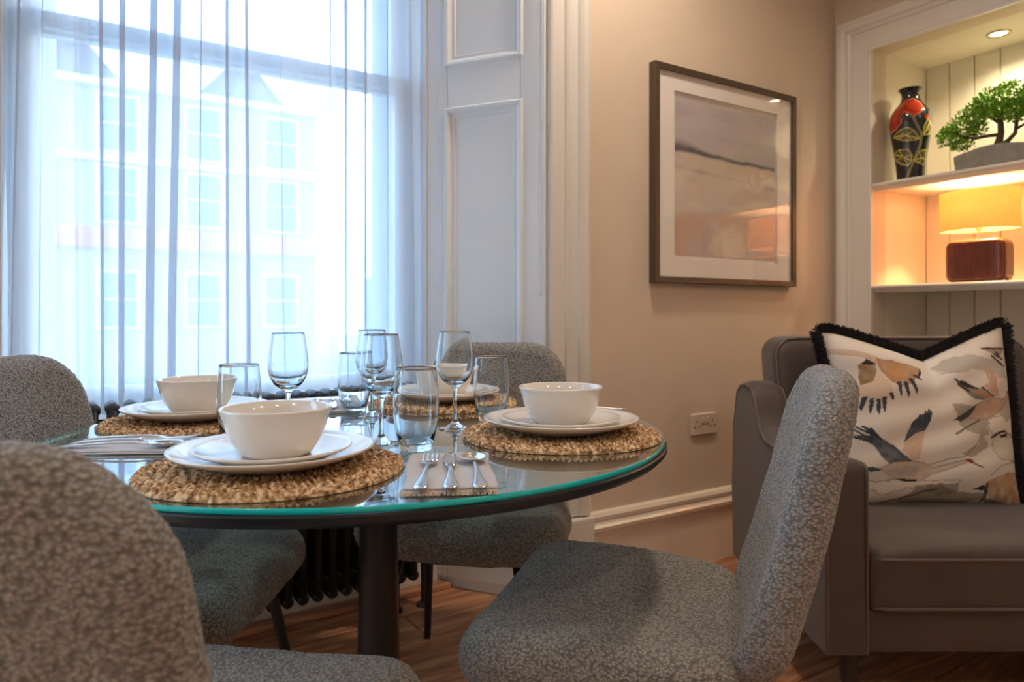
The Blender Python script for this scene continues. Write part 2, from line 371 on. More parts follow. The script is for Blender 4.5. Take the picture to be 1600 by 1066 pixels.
# ------------------------------------------------------------------ room shell
WY = 1.985            # plane of the picture wall
NX = 3.075            # plane of the alcove wall
CH = 2.9
XL, YB = -2.7, -2.6
AX0, AX1 = -.424, 1.41   # inner edges of the window architrave
GX0, GX1, GY = -.13, 1.116, 2.42   # frame line of the window
BY = 2.33             # wall under the window
SILL = .70
fl = tag(MB().box((XL-.2, YB-.2, -.08), (NX+.7, 2.75, -.02)).out('floor', m_slate_sub), kind='structure')
PW = .19
yk = 2.34; row = 0
plank_meshes = {}
def plank(x0, x1, y0, y1):
    g = .0012; w, h = x1-x0-2*g, y1-y0-2*g
    key = (round(w, 3), round(h, 3))
    if key not in plank_meshes:
        b = .002
        V = [(-w/2, -h/2, -.018), (w/2, -h/2, -.018), (w/2, h/2, -.018), (-w/2, h/2, -.018), (-w/2, -h/2, -b), (w/2, -h/2, -b), (w/2, h/2, -b), (-w/2, h/2, -b),
             (-w/2+b, -h/2+b, 0), (w/2-b, -h/2+b, 0), (w/2-b, h/2-b, 0), (-w/2+b, h/2-b, 0)]
        F = [(0, 1, 5, 4), (1, 2, 6, 5), (2, 3, 7, 6), (3, 0, 4, 7), (4, 5, 9, 8), (5, 6, 10, 9), (6, 7, 11, 10), (7, 4, 8, 11), (8, 9, 10, 11)]
        o = mesh_obj('plank', V, F, m_floor, fl, smooth=False); plank_meshes[key] = o.data
    else:
        o = bpy.data.objects.new('plank', plank_meshes[key]); COL.objects.link(o); o.parent = fl
    o.location = ((x0+x1)/2, (y0+y1)/2, 0)
y = 2.335
while y > YB:
    x = XL - [0, .55, .9, .3, 1.1][row % 5]
    while x < NX:
        plank(max(x, XL), min(x+1.4, NX), max(y-PW, YB), y) if min(x+1.4, NX) - max(x, XL) > .05 else None
        x += 1.4
    y -= PW; row += 1

b = MB()   # picture wall: to the right of the window, to the left, lintel
T = .12
b.box((AX1+.02, WY, -.02), (NX+.6, WY+T, CH)); b.box((XL-.1, WY, -.02), (-2.6, WY+T, CH)); b.box((-.8, WY, -.02), (AX0-.02, WY+T, CH)); b.box((-2.6, WY, -.02), (-.8, WY+T, .25)); b.box((-2.6, WY, 2.75), (-.8, WY+T, CH)); b.box((AX0-.02, WY, 2.62), (AX1+.02, WY+T, CH))
tag(b.out('wall_window', m_wall), kind='structure')
b = MB()   # splayed reveals, under window wall, head
def reveal(xa, xb):
    d = Vector((xb-xa, GY-WY, 0)).normalized(); n = Vector((d.y, -d.x, 0)) if xa > xb else Vector((-d.y, d.x, 0))
    p0 = Vector((xa, WY, 0)); p1 = Vector((xb, GY, 0)) + d*.2
    V = [p0, p1, p1+n*.1, p0+n*.1]
    b.add([(v.x, v.y, z) for z in (-.02, 2.66) for v in V], [(0, 1, 5, 4), (1, 2, 6, 5), (2, 3, 7, 6), (3, 0, 4, 7), (0, 3, 2, 1), (4, 5, 6, 7)])
reveal(AX1, GX1); reveal(AX0, GX0)
tag(b.out('wall_reveal', m_shutter), kind='structure')
b = MB().box((-.24, BY, -.02), (1.20, BY+.3, SILL-.03)); tag(b.out('wall_under_window', m_trim), kind='structure')
b = MB().box((-.5, WY+.01, 2.60), (1.45, 2.75, 2.70)); tag(b.out('ceiling_recess', m_ceil), kind='structure')
b = MB().box((-.235, BY-.02, SILL-.03), (1.19, 2.56, SILL)); tag(b.out('trim_sill', m_trim, bevel=.006), kind='structure')
# stepped wood moulding along the foot of the under-window wall
b = MB().box((-.2, BY-.055, 0), (1.19, BY, .022)); tag(b.out('trim_4', m_floor, bevel=.006), kind='structure')

# alcove wall
AY0, AY1, AZ0, AZ1, AD = .70, 1.80, .12, 2.185, .45
b = MB(); b.box((NX, AY1, -.02), (NX+.1, WY+.02, CH)); b.box((NX, YB-.1, -.02), (NX+.1, AY0, CH)); b.box((NX, AY0, AZ1), (NX+.1, AY1, CH)); b.box((NX, AY0, -.02), (NX+.1, AY1, AZ0))
tag(b.out('wall_right', m_wall), kind='structure')
alc = MB(); alc.box((NX+.1, AY1, 0), (NX+AD+.05, AY1+.03, AZ1+.03)); alc.box((NX+.1, AY0-.03, 0), (NX+AD+.05, AY0, AZ1+.03)); alc.box((NX+.1, AY0, AZ1), (NX+AD+.05, AY1, AZ1+.03)); alc.box((NX+.1, AY0, AZ0-.03), (NX+AD+.05, AY1, AZ0))
alc.box((NX+AD+.012, AY0-.03, 0), (NX+AD+.05, AY1+.03, AZ1+.03))
wal = tag(alc.out('wall_alcove', m_alcove), kind='structure')
yy = AY1; first = None
while yy > AY0+.01:
    y0 = max(yy-.1075, AY0)
    w = yy-y0
    q = MB(); g = .0012
    V = [(0, g/2, AZ0), (-.012, g/2+.003, AZ0), (-.012, w-g/2-.003, AZ0), (0, w-g/2, AZ0)]
    V += [(a, c, AZ1) for a, c, _ in V]
    q.add(V, [(0, 1, 5, 4), (1, 2, 6, 5), (2, 3, 7, 6), (0, 4, 7, 3), (0, 3, 2, 1), (4, 5, 6, 7)])
    q.out('panel', m_alcove, wal, loc=(NX+AD+.012, y0, 0)); yy -= .1075
tag(MB().box((XL-.1, YB-.1, -.02), (XL, WY+.1, CH)).out('wall_left', m_wall), kind='structure')
tag(MB().box((XL-.1, YB-.1, -.02), (NX+.1, YB, CH)).out('wall_back', m_wall), kind='structure')
tag(MB().box((XL-.1, YB-.1, CH), (NX+.7, WY+.12, CH+.1)).out('ceiling', m_ceil), kind='structure')

# window architraves (profile across width, extruded up)
def vprofile(pts, z0, z1, name, m, loc, rz=0):
    V = [(x, y, z0) for x, y in pts] + [(x, y, z1) for x, y in pts]; n = len(pts)
    F = [(i, (i+1) % n, n+(i+1) % n, n+i) for i in range(n)] + [tuple(range(n-1, -1, -1)), tuple(range(n, 2*n))]
    return tag(fixn(mesh_obj(name, V, F, m, None, False, loc, (0, 0, rz))), kind='structure')
AW = .162
ar = [(0, 0), (0, -.020), (.006, -.024), (.014, -.024), (.018, -.017), (.060, -.017), (.064, -.024), (.074, -.029), (.080, -.024), (.086, -.026), (.112, -.026), (.118, -.034), (.130, -.043), (.146, -.045), (AW, -.036), (AW, 0)]
vprofile(ar, .29, 2.62, 'trim_1', m_trim, (AX1, WY, 0))
vprofile([(-x, y) for x, y in ar], .29, 2.62, 'trim_2', m_trim, (AX0, WY, 0))
for i, sx in ((5, 1), (6, -1)):
    x0, x1 = (AX1-.003, AX1+AW+.008) if sx > 0 else (AX0-AW-.008, AX0+.003)
    bb = MB().box((x0, WY-.052, 0), (x1, WY, .285)); tag(bb.out('trim_%d' % i, m_trim, bevel=.007), kind='structure')
# skirting along the picture wall and alcove wall
sk = [(0, 0), (-.020, 0), (-.020, .205), (-.024, .212), (-.032, .218), (-.034, .232), (-.026, .240), (-.020, .250), (-.023, .256), (-.024, .268), (-.016, .280), (-.006, .285), (0, .285)]
def skirting(name, p0, p1):
    p0 = Vector(p0); p1 = Vector(p1); d = (p1-p0).normalized(); n = Vector((-d.y, d.x, 0)); k = len(sk); V = []
    for q in (p0, p1):
        for u, z in sk: V.append((q.x-n.x*u, q.y-n.y*u, z))
    F = [(i, (i+1) % k, k+(i+1) % k, k+i) for i in range(k)] + [tuple(range(k)), tuple(range(2*k-1, k-1, -1))]
    o = mesh_obj(name, V, F, m_skirt, None, False); fixn(o); tag(o, kind='structure')
skirting('baseboard_window', (NX, WY, 0), (AX1+AW+.009, WY, 0))
skirting('baseboard_right', (NX, AY1+.17, 0), (NX, WY-.03, 0))
skirting('baseboard_left', (XL, WY, 0), (XL, YB, 0))
# alcove casing
cp = [(0, 0), (0, .018), (.010, .020), (.016, .015), (.090, .015), (.094, .022), (.104, .026), (.110, .022), (.116, .030), (.136, .036), (.142, .030), (.155, .032), (.158, 0)]
V, F = rect_frame(cp, 0, AY1-AY0, 0, AZ1, 0, -1, open_bottom=True)
tag(fixn(mesh_obj('trim_7', V, F, m_trim, None, False, (NX, AY1, 0), (0, 0, math.radians(-90)))), kind='structure')

# ------------------------------------------------------------------ window joinery
win = tag(empty('window_1', (GX0, GY, 0)), kind='structure')
GW = GX1-GX0
def bar(name, x0, x1, z0, z1, y0, y1, bev=.005):
    return MB().box((x0, y0, z0), (x1, y1, z1)).out(name, m_upvc, win, bevel=bev)
bar('jamb', 0, .03, SILL, 2.6, 0, .10); bar('jamb', GW-.03, GW, SILL, 2.6, 0, .10); bar('head', .03, GW-.03, 2.53, 2.6, 0, .10); bar('sill', .03, GW-.03, SILL, .735, 0, .12)
for nm, z0, z1, y0 in (('lower_sash', .735, 1.875, .015), ('upper_sash', 1.822, 2.53, .058)):
    V, F = rect_frame([(0, 0), (0, .030), (.010, .036), (.045, .036), (.045, 0)], .03+.045, GW-.075, z0+.045, z1-.045, y0+.036, -1)
    so = fixn(mesh_obj(nm, V, F, m_upvc, win, False))
    MB().box((.073, y0+.016, z0+.043), (GW-.073, y0+.020, z1-.043)).out('pane', m_pane, so)

# a second sash window further left on the same wall (unseen, added to let in cool fill light from the side)
w2 = tag(empty('window_added', (-2.6, WY+.02, 0)), kind='structure')
for z0, z1, y0 in ((.25, 1.52, .015), (1.48, 2.75, .058)):
    V, F = rect_frame([(0, 0), (0, .030), (.012, .036), (.05, .036), (.05, 0)], .05, 1.75, z0+.05, z1-.05, y0+.036, -1)
    so = fixn(mesh_obj('sash', V, F, m_upvc, w2, False))
    MB().box((.048, y0+.016, z0+.048), (1.752, y0+.020, z1-.048)).out('pane', m_pane, so)

# shutter panelling on the splayed reveal (right and left)
def shutter(xa, xb, name, mirror):
    d = Vector((xb-xa, GY-WY, 0)); L = d.length; d.normalize()
    rz = math.atan2(d.y, d.x)
    r = tag(empty(name, (xa, WY, 0), rz), kind='structure')
    s = 1 if not mirror else -1     # local y towards the room side
    def bx(nm, x0, x1, z0, z1, t, bev=.003):
        return MB().box((x0, min(0, s*t), z0), (x1, max(0, s*t), z1)).out(nm, m_shutter, r, bevel=bev)
    bx('stile', .004, .095, .04, 2.58, .016); bx('stile', .385, .47, .04, 2.58, .016); bx('lining', .477, .51, .04, 2.58, .010)
    bx('rail', .096, .384, 1.738, 1.91, .016); bx('rail', .096, .384, .04, .36, .016); bx('rail', .096, .384, 2.46, 2.58, .016)
    for z0, z1 in ((.36, 1.738), (1.91, 2.46)):
        V, F = rect_frame([(-.030, .0045), (-.026, .010), (-.016, .008), (-.010, .014), (-.004, .022), (.006, .024), (.012, .016)], .096, .384, z0, z1, 0, s)
        fixn(mesh_obj('moulding', V, F, m_shutter, r, False))
        bx('panel', .12, .36, z0+.024, z1-.024, .005, .001)
    bx('hinge_strip', .470, .476, .04, 2.58, .020, .001)
shutter(AX1, GX1, 'trim_8', False)
shutter(AX0, GX0, 'trim_9', True)

# ------------------------------------------------------------------ outside
tag(MB().box((-30, 2.9, -1.0), (40, 60, -.9)).out('ground', m_road), kind='structure')
def house(x0, x1, name, label, Y, H, gables, m=m_stone, fascia=True, npx=5):
    r = tag(empty(name, (x0, Y, -.9)), label, 'house'); w = x1-x0
    MB().box((0, 0, 0), (w, 6, H)).out('wall', m, r)
    for i in range(npx):
        cx = w*(i+.5)/npx
        for z in ((2.3, 5.3, 7.3) if H > 5 else (1.7,)):
            fr = MB().box((cx-.56, -.08, z-.85), (cx+.56, .02, z+.85)).out('window', m_stone2, r)
            MB().box((cx-.46, -.10, z+.05), (cx+.46, -.06, z+.75)).out('pane', m_hpane, fr)
            MB().box((cx-.46, -.12, z-.75), (cx+.46, -.06, z-.02)).out('pane', m_hpane, fr)
    MB().box((-.05, -.15, 6.2), (w+.05, .1, 6.4)).out('string_course', m_stone2, r) if H > 5 else None
    MB().box((-.05, -.25, H-.2), (w+.05, .1, H)).out('cornice', m_stone2, r)
    if fascia: MB().box((0, -.18, 3.75), (w, .02, 4.35)).out('fascia', m_redbrick, r)
    for gx in gables:
        V = [(gx-1.3, -.05, H), (gx+1.3, -.05, H), (gx, -.05, H+1.5), (gx-1.3, 4, H), (gx+1.3, 4, H), (gx, 4, H+1.5)]
        mesh_obj('gable', V, [(0, 1, 2), (3, 5, 4), (0, 2, 5, 3), (1, 4, 5, 2), (0, 3, 4, 1)], m_roof, r, False)
    return r
house(-13, -2.3, 'terraced_house', 'grey stone terraced house at the left beyond the window', 23, 9.0, [2, 7], npx=4)
house(-2.1, 7.0, 'terraced_house', 'pale stone house with red fascia seen through the sheer curtain', 23, 8.5, [2.2, 6.8], npx=4)
house(12.5, 20, 'terraced_house', 'lower pale house at the right across the street', 27, 3.6, [], fascia=False, npx=3)
sh = tag(empty('garden_shrub', (.55, 6.6, -.9)), 'small green shrub outside, seen low through the sheer curtain', 'shrub')
b = MB()
for i in range(500):
    v = rng.normal(size=3); v /= np.linalg.norm(v); c = np.array((0, 0, .95))+v*np.array((.42, .35, .42))*(.6+.4*rng.rand())
    a = rng.normal(size=3)*.05; e = rng.normal(size=3)*.05
    b.add([c-a, c+e, c+a, c-e], [(0, 1, 2, 3)])
tag(b.out('foliage', m_bush, sh), kind='stuff'); MB().tube([(0, 0, 0), (.02, 0, .5), (0, 0, .9)], [.03, .025, .01], 8).out('stem', m_bark, sh)
rl = tag(empty('street_railing', (-3, 5.4, -.9)), 'thin iron railing outside below the sash window', 'railing')
MB().box((0, 0, .95), (8, .03, .99)).out('top_rail', m_black, rl)
for i in range(34): MB().tube([(.12+i*.235, .015, 0), (.12+i*.235, .015, .97)], .010, 6).out('bar', m_black, rl)

# ------------------------------------------------------------------ sheer curtain
cu = tag(empty('sheer_curtain', (0, 2.378, 0)), 'floor-blurring white sheer curtain with soft vertical folds across the sash window', 'curtain')
cu['label'] = 'white sheer curtain with soft vertical folds hanging across the sash window'
nu, nv = 1500, 26
t = np.linspace(0, 1, nu); ztop, zbot = 2.52, SILL+.006
XA, XB = -.150, 1.128
ph = np.cumsum(.75+.55*vnoise(np.c_[t*9, t*0, t*0], 1, 3)); ph = ph/ph[-1]
Vc = []
for j in range(nv):
    k = j/(nv-1); z = zbot+(ztop-zbot)*k
    w = 2*math.pi*16*ph + 1.3*vnoise(np.c_[t*6, t*0+k*1.2, t*0], 1, 5)
    amp = (.75+.45*vnoise(np.c_[t*7, t*0+k*.7, t*0], 1, 8))
    x = XA+(XB-XA)*t + amp*.023*np.sin(w) + .008*np.sin(w*.37+1)
    yv = .019*amp*np.cos(w) + .003*np.sin(w*2+k*2)
    x = np.clip(x, XA-.012+0*x, XB+.012)
    Vc.append(np.c_[x, yv, np.full(nu, z)])
Vc = np.concatenate(Vc)
Fc = [(j*nu+i, j*nu+i+1, (j+1)*nu+i+1, (j+1)*nu+i) for j in range(nv-1) for i in range(nu-1)]
mesh_obj('fabric', Vc, Fc, m_sheer, cu)
MB().box((XA-.0, -.012, 2.52), (XB+.0, .012, 2.545)).out('track', m_upvc, cu)
for i in range(2): MB().box(((XA+.05) if i == 0 else (XB-.08), -.01, 2.545), ((XA+.08) if i == 0 else (XB-.05), .01, 2.60)).out('bracket', m_upvc, cu)

# blind chains
def chain(px_x, py_y, zb, label, r=.0022):
    c = tag(empty('blind_chain', (px_x, py_y, 0)), label, 'blind chain')
    b = MB(); z = zb
    n = int((2.59-zb)/.0062)
    for s in (-1, 1):
        for i in range(n): b.sphere((s*.006, 0, zb+.006+i*.0062), r, 6, 4)
    for a in range(7):
        th = math.pi+math.pi*a/6; b.sphere((.006*math.cos(th), 0, zb+.006+.006*math.sin(th)), r, 6, 4)
    b.out('beads', m_upvc, c, smooth=True, autosm=False)
    MB().box((-.012, -.006, 2.585), (.012, .006, 2.60)).out('hanger', m_upvc, c)
d = Vector((GX1-AX1, GY-WY, 0)).normalized(); nrm = Vector((-d.y, d.x, 0))
q = Vector((AX1, WY, 0))+d*.018+nrm*.022; chain(q.x, q.y, 1.062, 'beaded blind chain hanging at the inner edge of the window architrave')
q = Vector((AX1, WY, 0))+d*.41+nrm*.024; chain(q.x, q.y, 1.08, 'beaded blind chain hanging beside the curtain edge', .0016)

# ------------------------------------------------------------------ radiator
rad = tag(empty('column_radiator', (0, 0, 0)), 'dark anthracite column radiator under the window', 'radiator')
RX0, NS, SP = .02, 22, .046
def section():
    b = MB(); zt, zb_ = .742, .125
    for y in (-.042, 0, .042):
        b.tube([(0, y, zb_), (0, y, zt)], .0125, 12)
    for z in (zt, zb_):
        pts = [(0, -.046, z), (0, .046, z)]
        b.tube([(0, -.052, z), (0, -.045, z), (0, 0, z), (0, .045, z), (0, .052, z)], [.008, .0175, .0185, .0175, .008], 14)
    b.tube([(-.023, 0, .70), (.023, 0, .70)], .014, 10); b.tube([(-.023, 0, .16), (.023, 0, .16)], .014, 10)
    for z in (zt+.001, zb_-.001): b.sphere((0, 0, z), .0185, 12, 8, (1, 2.6, 1.0))
    return b
for i in range(NS):
    if i == 0: s0 = section().out('section', m_rad, rad, smooth=True, autosm=False)
    else: s0 = s0.copy(); COL.objects.link(s0)
    s0.location = (RX0+i*SP, 2.20, 0)
for x in (RX0+.046, RX0+(NS-2)*SP):
    MB().tube([(x, 2.20, .0), (x, 2.20, .12)], .013, 12).tube([(x, 2.20, 0), (x, 2.20, .012)], .022, 12).out('foot', m_rad, rad, smooth=True)
xr = RX0+(NS-1)*SP+.055
MB().tube([(xr, 2.20, 0), (xr, 2.20, .14), (xr, 2.20, .165)], .009, 12).tube([(xr-.035, 2.2, .16), (xr, 2.2, .16)], .010, 10).tube([(xr, 2.2, 0), (xr, 2.2, .008), (xr, 2.2, .012)], [.026, .024, .012], 16).out('pipe', m_rad, rad, smooth=True)
MB().tube([(xr, 2.20, .15), (xr, 2.20, .21), (xr, 2.20, .225)], [.016, .018, .012], 14).out('valve', m_black, rad, smooth=True)

# ------------------------------------------------------------------ framed picture
PX0, PX1, PZ0, PZ1 = 1.885, 2.735, 1.118, 1.958
pic = tag(empty('framed_picture', ((PX0+PX1)/2, WY, PZ0)), 'square framed abstract landscape print with white mount on the beige wall', 'picture')
pw, phh = (PX1-PX0)/2, PZ1-PZ0
V, F = rect_frame([(-.024, .026), (-.024, .034), (-.002, .036), (0, .034), (0, 0)], -pw, pw, 0, phh, 0, -1)
fixn(mesh_obj('frame', V, F, m_frame, pic, False))
MB().box((-pw+.004, -.012, .004), (pw-.004, -.001, phh-.004)).out('backing', m_mount, pic)
V, F = rect_frame([(0, .016), (0, .022), (.09, .022), (.09, .013)], -pw+.112, pw-.112, .095, phh-.092, 0, -1)
fixn(mesh_obj('mount', V, F, m_mount, pic, False))
au, av = 150, 150
ax0, ax1, az0, az1 = -pw+.122, pw-.125, .112, phh-.112
U, Vv = np.meshgrid(np.linspace(0, 1, au), np.linspace(1, 0, av)); u = U.ravel(); v = Vv.ravel()
Vp = np.c_[ax0+(ax1-ax0)*u, np.full(u.size, -.0145), az1-(az1-az0)*v]
Fp = [(j*au+i, j*au+i+1, (j+1)*au+i+1, (j+1)*au+i) for j in range(av-1) for i in range(au-1)]
art = mesh_obj('print', Vp, Fp, m_paint, pic, False)
def sm(a, b, x): k = np.clip((x-a)/(b-a), 0, 1); return k*k*(3-2*k)
def nz(sx, sy, seed): return vnoise(np.c_[u*sx, v*sy, u*0+.5], 1, seed)
col = np.tile(np.array(lin((196, 190, 194))), (u.size, 1))
def lay(c, a): 
    global col
    col = col*(1-a[:, None])+np.array(lin(c))*a[:, None]
lay((200, 192, 190), np.clip(.5+.6*nz(3, 6, 1), 0, 1)*.8)
lay((176, 168, 174), sm(.1, .6, nz(4, 14, 2))*.5)
hz = .34+.03*(u-.3)+.012*nz(14, 1, 4)
lay((214, 200, 182), sm(hz, hz+.03, v))
lay((200, 190, 192), sm(hz+.05, hz+.35, v)*np.clip(.45+.6*nz(5, 9, 5), 0, 1))
lay((88, 82, 88), sm(hz-.07*np.exp(-(u/.22)**2)-.022, hz-.005, v)*(1-sm(hz, hz+.02, v))*np.clip(1.1-.45*u+.3*nz(20, 10, 6), 0, 1))
lay((150, 134, 132), np.exp(-((v-.44-.05*u)/.012)**2)*np.clip(.5+nz(9, 3, 7), 0, 1)*.8)
lay((150, 138, 140), np.exp(-((v-.52+.02*u)/.02)**2)*np.clip(.2+nz(6, 3, 9), 0, 1)*.7)
lay((226, 214, 196), sm(0, .5, nz(5, 16, 10))*sm(.4, .5, v)*(1-sm(.65, .75, v))*.7)
lay((208, 180, 160), sm(.68, .76, v+.03*nz(12, 12, 11))*np.clip(.5+.9*nz(6, 4, 12), 0, 1)*(1-.5*u))
lay((232, 220, 204), sm(0, .2, .30-np.hypot((u-.52)/.75, (v-.9)/.55)+.09*nz(18, 18, 13))*.85)
lay((170, 150, 140), sm(.5, .9, nz(30, 50, 14))*sm(.6, .8, v)*.5)
vcol(art, col)
MB().box((-pw+.022, -.027, .022), (pw-.022, -.025, phh-.022)).out('glass', m_picglass, pic)

# ------------------------------------------------------------------ wall socket
so = tag(empty('wall_socket', (2.185, WY, .565)), 'white double wall socket with two switches above the skirting', 'socket')
so.location = (2.18, WY, .555)
MB().box((-.073, -.010, -.043), (.073, 0, .043)).out('faceplate', m_plastic, so, bevel=.004, seg=3)
for sx in (-1, 1):
    MB().box((sx*.012-.006, -.014, .006), (sx*.012+.006, -.009, .028)).out('switch', m_plastic, so, bevel=.0015)
    for hx, hz_, w_, h_ in ((0, .012, .0025, .005), (-.011, -.010, .004, .0028), (.011, -.010, .004, .0028)):
        MB().box((sx*.045+hx-w_, -.0104, hz_-h_), (sx*.045+hx+w_, -.0095, hz_+h_)).out('pin_hole', m_hole, so)

# ------------------------------------------------------------------ alcove shelves and their things
def shelf(zt, label):
    r = tag(empty('alcove_shelf', (NX, (AY0+AY1)/2, zt)), label, 'shelf')
    hw = (AY1-AY0)/2-.001
    MB().box((.03, -hw, -.022), (AD, hw, 0)).out('board', m_trim, r)
    n = [(.031, 0), (-.004, 0), (-.012, -.004), (-.014, -.010), (-.011, -.015), (-.004, -.017), (-.004, -.022), (.002, -.026), (.010, -.034), (.031, -.034)]
    V = [(x, s*hw, z) for s in (-1, 1) for x, z in n]; k = len(n)
    fixn(mesh_obj('nosing', V, [(i, (i+1) % k, k+(i+1) % k, k+i) for i in range(k)]+[tuple(range(k)), tuple(range(2*k-1, k-1, -1))], m_trim, r, False))
Z1, Z2, Z3 = 1.584, 1.128, .655
shelf(Z1, 'upper white alcove shelf carrying the vase and the bonsai'); shelf(Z2, 'white alcove shelf carrying the lit table lamp'); shelf(Z3, 'lowest white alcove shelf, behind the armchair')

def pip(px, py, poly):
    poly = np.asarray(poly, float); inside = np.zeros(px.shape, bool); j = len(poly)-1
    for i in range(len(poly)):
        xi, yi = poly[i]; xj, yj = poly[j]
        c = ((yi > py) != (yj > py)) & (px < (xj-xi)*(py-yi)/((yj-yi) if yj != yi else 1e-9)+xi)
        inside ^= c; j = i
    return inside
def seg_d(px, py, pts):
    d = np.full(px.shape, 1e9)
    for (x0, y0), (x1, y1) in zip(pts[:-1], pts[1:]):
        vx, vy = x1-x0, y1-y0; t_ = np.clip(((px-x0)*vx+(py-y0)*vy)/(vx*vx+vy*vy+1e-9), 0, 1)
        d = np.minimum(d, np.hypot(px-x0-t_*vx, py-y0-t_*vy))
    return d

# vase
vpos = Vector((3.20, 1.70, Z1))
vs = tag(empty('vase', vpos), 'black baluster vase with red flower and yellow leaves on the upper shelf', 'vase')
VH = .422
vprof = [(.001, 0), (.056, 0), (.058, .006), (.056, .03), (.060, .08), (.070, .15), (.080, .215), (.086, .262), (.085, .288), (.078, .312), (.062, .336), (.046, .356), (.038, .374), (.036, .388), (.040, .404), (.050, .417), (.053, .421), (.050, .422), (.036, .404), (.030, .385), (.03, .36), (.001, .35)]
# resample
pr = np.array(vprof); seg = np.r_[0, np.cumsum(np.hypot(*np.diff(pr, axis=0).T))]; tt = np.linspace(0, seg[-1], 150)
pr2 = np.c_[np.interp(tt, seg, pr[:, 0]), np.interp(tt, seg, pr[:, 1])]
for _ in range(2): pr2[1:-1] = (pr2[:-2]+2*pr2[1:-1]+pr2[2:])/4
NA = 180
b = MB(); b.lathe([tuple(x) for x in pr2], NA)
vo = b.out('body', m_vase, vs, smooth=True, autosm=False)
P = np.array(b.V); ang = np.arctan2(P[:, 1], P[:, 0])
toc = math.atan2(-vpos.y, -vpos.x)
da = (ang-toc+math.pi) % (2*math.pi)-math.pi
# image coordinates of the reference drawing (x to the right seen from the room, y down), in its own units
rr = np.hypot(P[:, 0], P[:, 1]); X = np.sin(da)*rr/.086*153+281; Y = 245+(1-P[:, 2]/VH)*705
fr = np.cos(da) > -.05
cv = np.tile(np.array((.012, .012, .014)), (len(P), 1))
def paintv(mask, c): cv[mask & fr] = lin(c)
red1 = [(222, 378), (245, 345), (300, 335), (345, 370), (370, 420), (345, 460), (300, 485), (262, 455), (232, 440), (210, 470), (218, 520), (180, 560), (140, 575), (128, 520), (140, 470), (185, 410)]
paintv(pip(X, Y, red1), (190, 44, 22)); paintv((seg_d(X, Y, red1+[red1[0]]) < 5), (196, 120, 80))
for ex, ey in ((255, 345), (300, 345), (340, 380), (360, 420), (330, 455), (150, 560), (175, 560), (200, 540)):
    paintv(seg_d(X, Y, [(228, 415), (ex, ey)]) < 2.5, (120, 20, 12))
paintv(pip(X, Y, [(380, 480), (400, 470), (412, 500), (380, 510)]), (190, 44, 22))
paintv(seg_d(X, Y, [(245, 950), (275, 870), (320, 760), (350, 680), (355, 610), (330, 560), (300, 500), (280, 470)]) < 9, (132, 122, 86))
for lf in ([(160, 610), (200, 575), (260, 560), (305, 590), (340, 650), (290, 655), (230, 650), (190, 630)],
           [(370, 620), (372, 560), (400, 505), (415, 520), (430, 560), (410, 610)],
           [(160, 730), (200, 712), (260, 715), (290, 760), (285, 800), (265, 835), (220, 820), (180, 780)],
           [(300, 800), (340, 740), (390, 720), (385, 790), (372, 835), (340, 820)],
           [(60, 600), (100, 560), (135, 590), (120, 650), (80, 660)], [(450, 700), (480, 640), (500, 700), (470, 760)]):
    a = pip(X, Y, lf); paintv(a, (74, 70, 30)); paintv(seg_d(X, Y, lf+[lf[0]]) < 4, (190, 178, 84))
    cx, cy = np.mean(lf, 0); paintv(a & (seg_d(X, Y, [lf[0], (cx, cy), lf[len(lf)//2]]) < 5), (196, 182, 92))
    for q_ in lf[1::2]: paintv(a & (seg_d(X, Y, [(cx, cy), q_]) < 3), (190, 175, 90))
vcol(vo, cv)

# bonsai
bz = tag(empty('bonsai', (3.24, 1.36, Z1), 0), 'small green bonsai tree in a low grey pot on the upper shelf', 'plant')
p_, f_ = rbox(.062, .145, .045, .008, .008); p_[:, 2] += .0455
p_[:, 1] *= (1+.06*(p_[:, 2]/.09)); p_[:, 2] += np.where(p_[:, 2] > .05, .020*np.cos(p_[:, 1]/.145*1.7)-.006, 0)
mesh_obj('pot', p_, f_, m_pot, bz)
b = MB(); b.tube([(0, .01, .085), (0, .003, .125), (0, -.004, .16), (.005, .0, .20), (.01, .012, .24), (0, .03, .29)], [.024, .014, .012, .011, .009, .005], 10)
b.tube([(0, .0, .10), (.0, -.030, .12), (0, -.055, .145), (0, -.06, .19), (.0, -.055, .24)], [.012, .009, .008, .007, .004], 8)
b.tube([(0, .0, .15), (-.01, .04, .152), (-.015, .085, .150), (-.015, .13, .165), (-.01, .16, .19)], [.008, .0065, .006, .005, .003], 8)
b.tube([(0, -.058, .16), (0, -.09, .175), (0, -.13, .20)], [.006, .005, .003], 8)
b.tube([(0, .005, .20), (.02, .05, .24), (.02, .08, .27)], [.006, .005, .003], 8)
b.out('trunk', m_bark, bz, smooth=True, autosm=False)
b = MB(); r_ = np.random.RandomState(3)
clumps = [((-.01, .185, .165), (.045, .05, .035)), ((-.01, .135, .205), (.055, .06, .045)), ((0, .20, .20), (.04, .035, .025)), ((-.01, .09, .245), (.06, .06, .04)), ((0, .15, .135), (.04, .045, .02)),
          ((0, .03, .29), (.065, .065, .055)), ((0, -.04, .305), (.07, .07, .05)), ((0, -.04, .245), (.06, .05, .035)), ((0, .07, .27), (.06, .05, .04)), ((0, -.11, .27), (.06, .06, .05)), ((0, -.16, .235), (.05, .05, .045)), ((0, -.12, .215), (.05, .045, .03)),
          ((-.015, -.06, .21), (.04, .03, .02)), ((0, .09, .19), (.045, .035, .03)), ((-.02, .0, .245), (.04, .04, .03))]
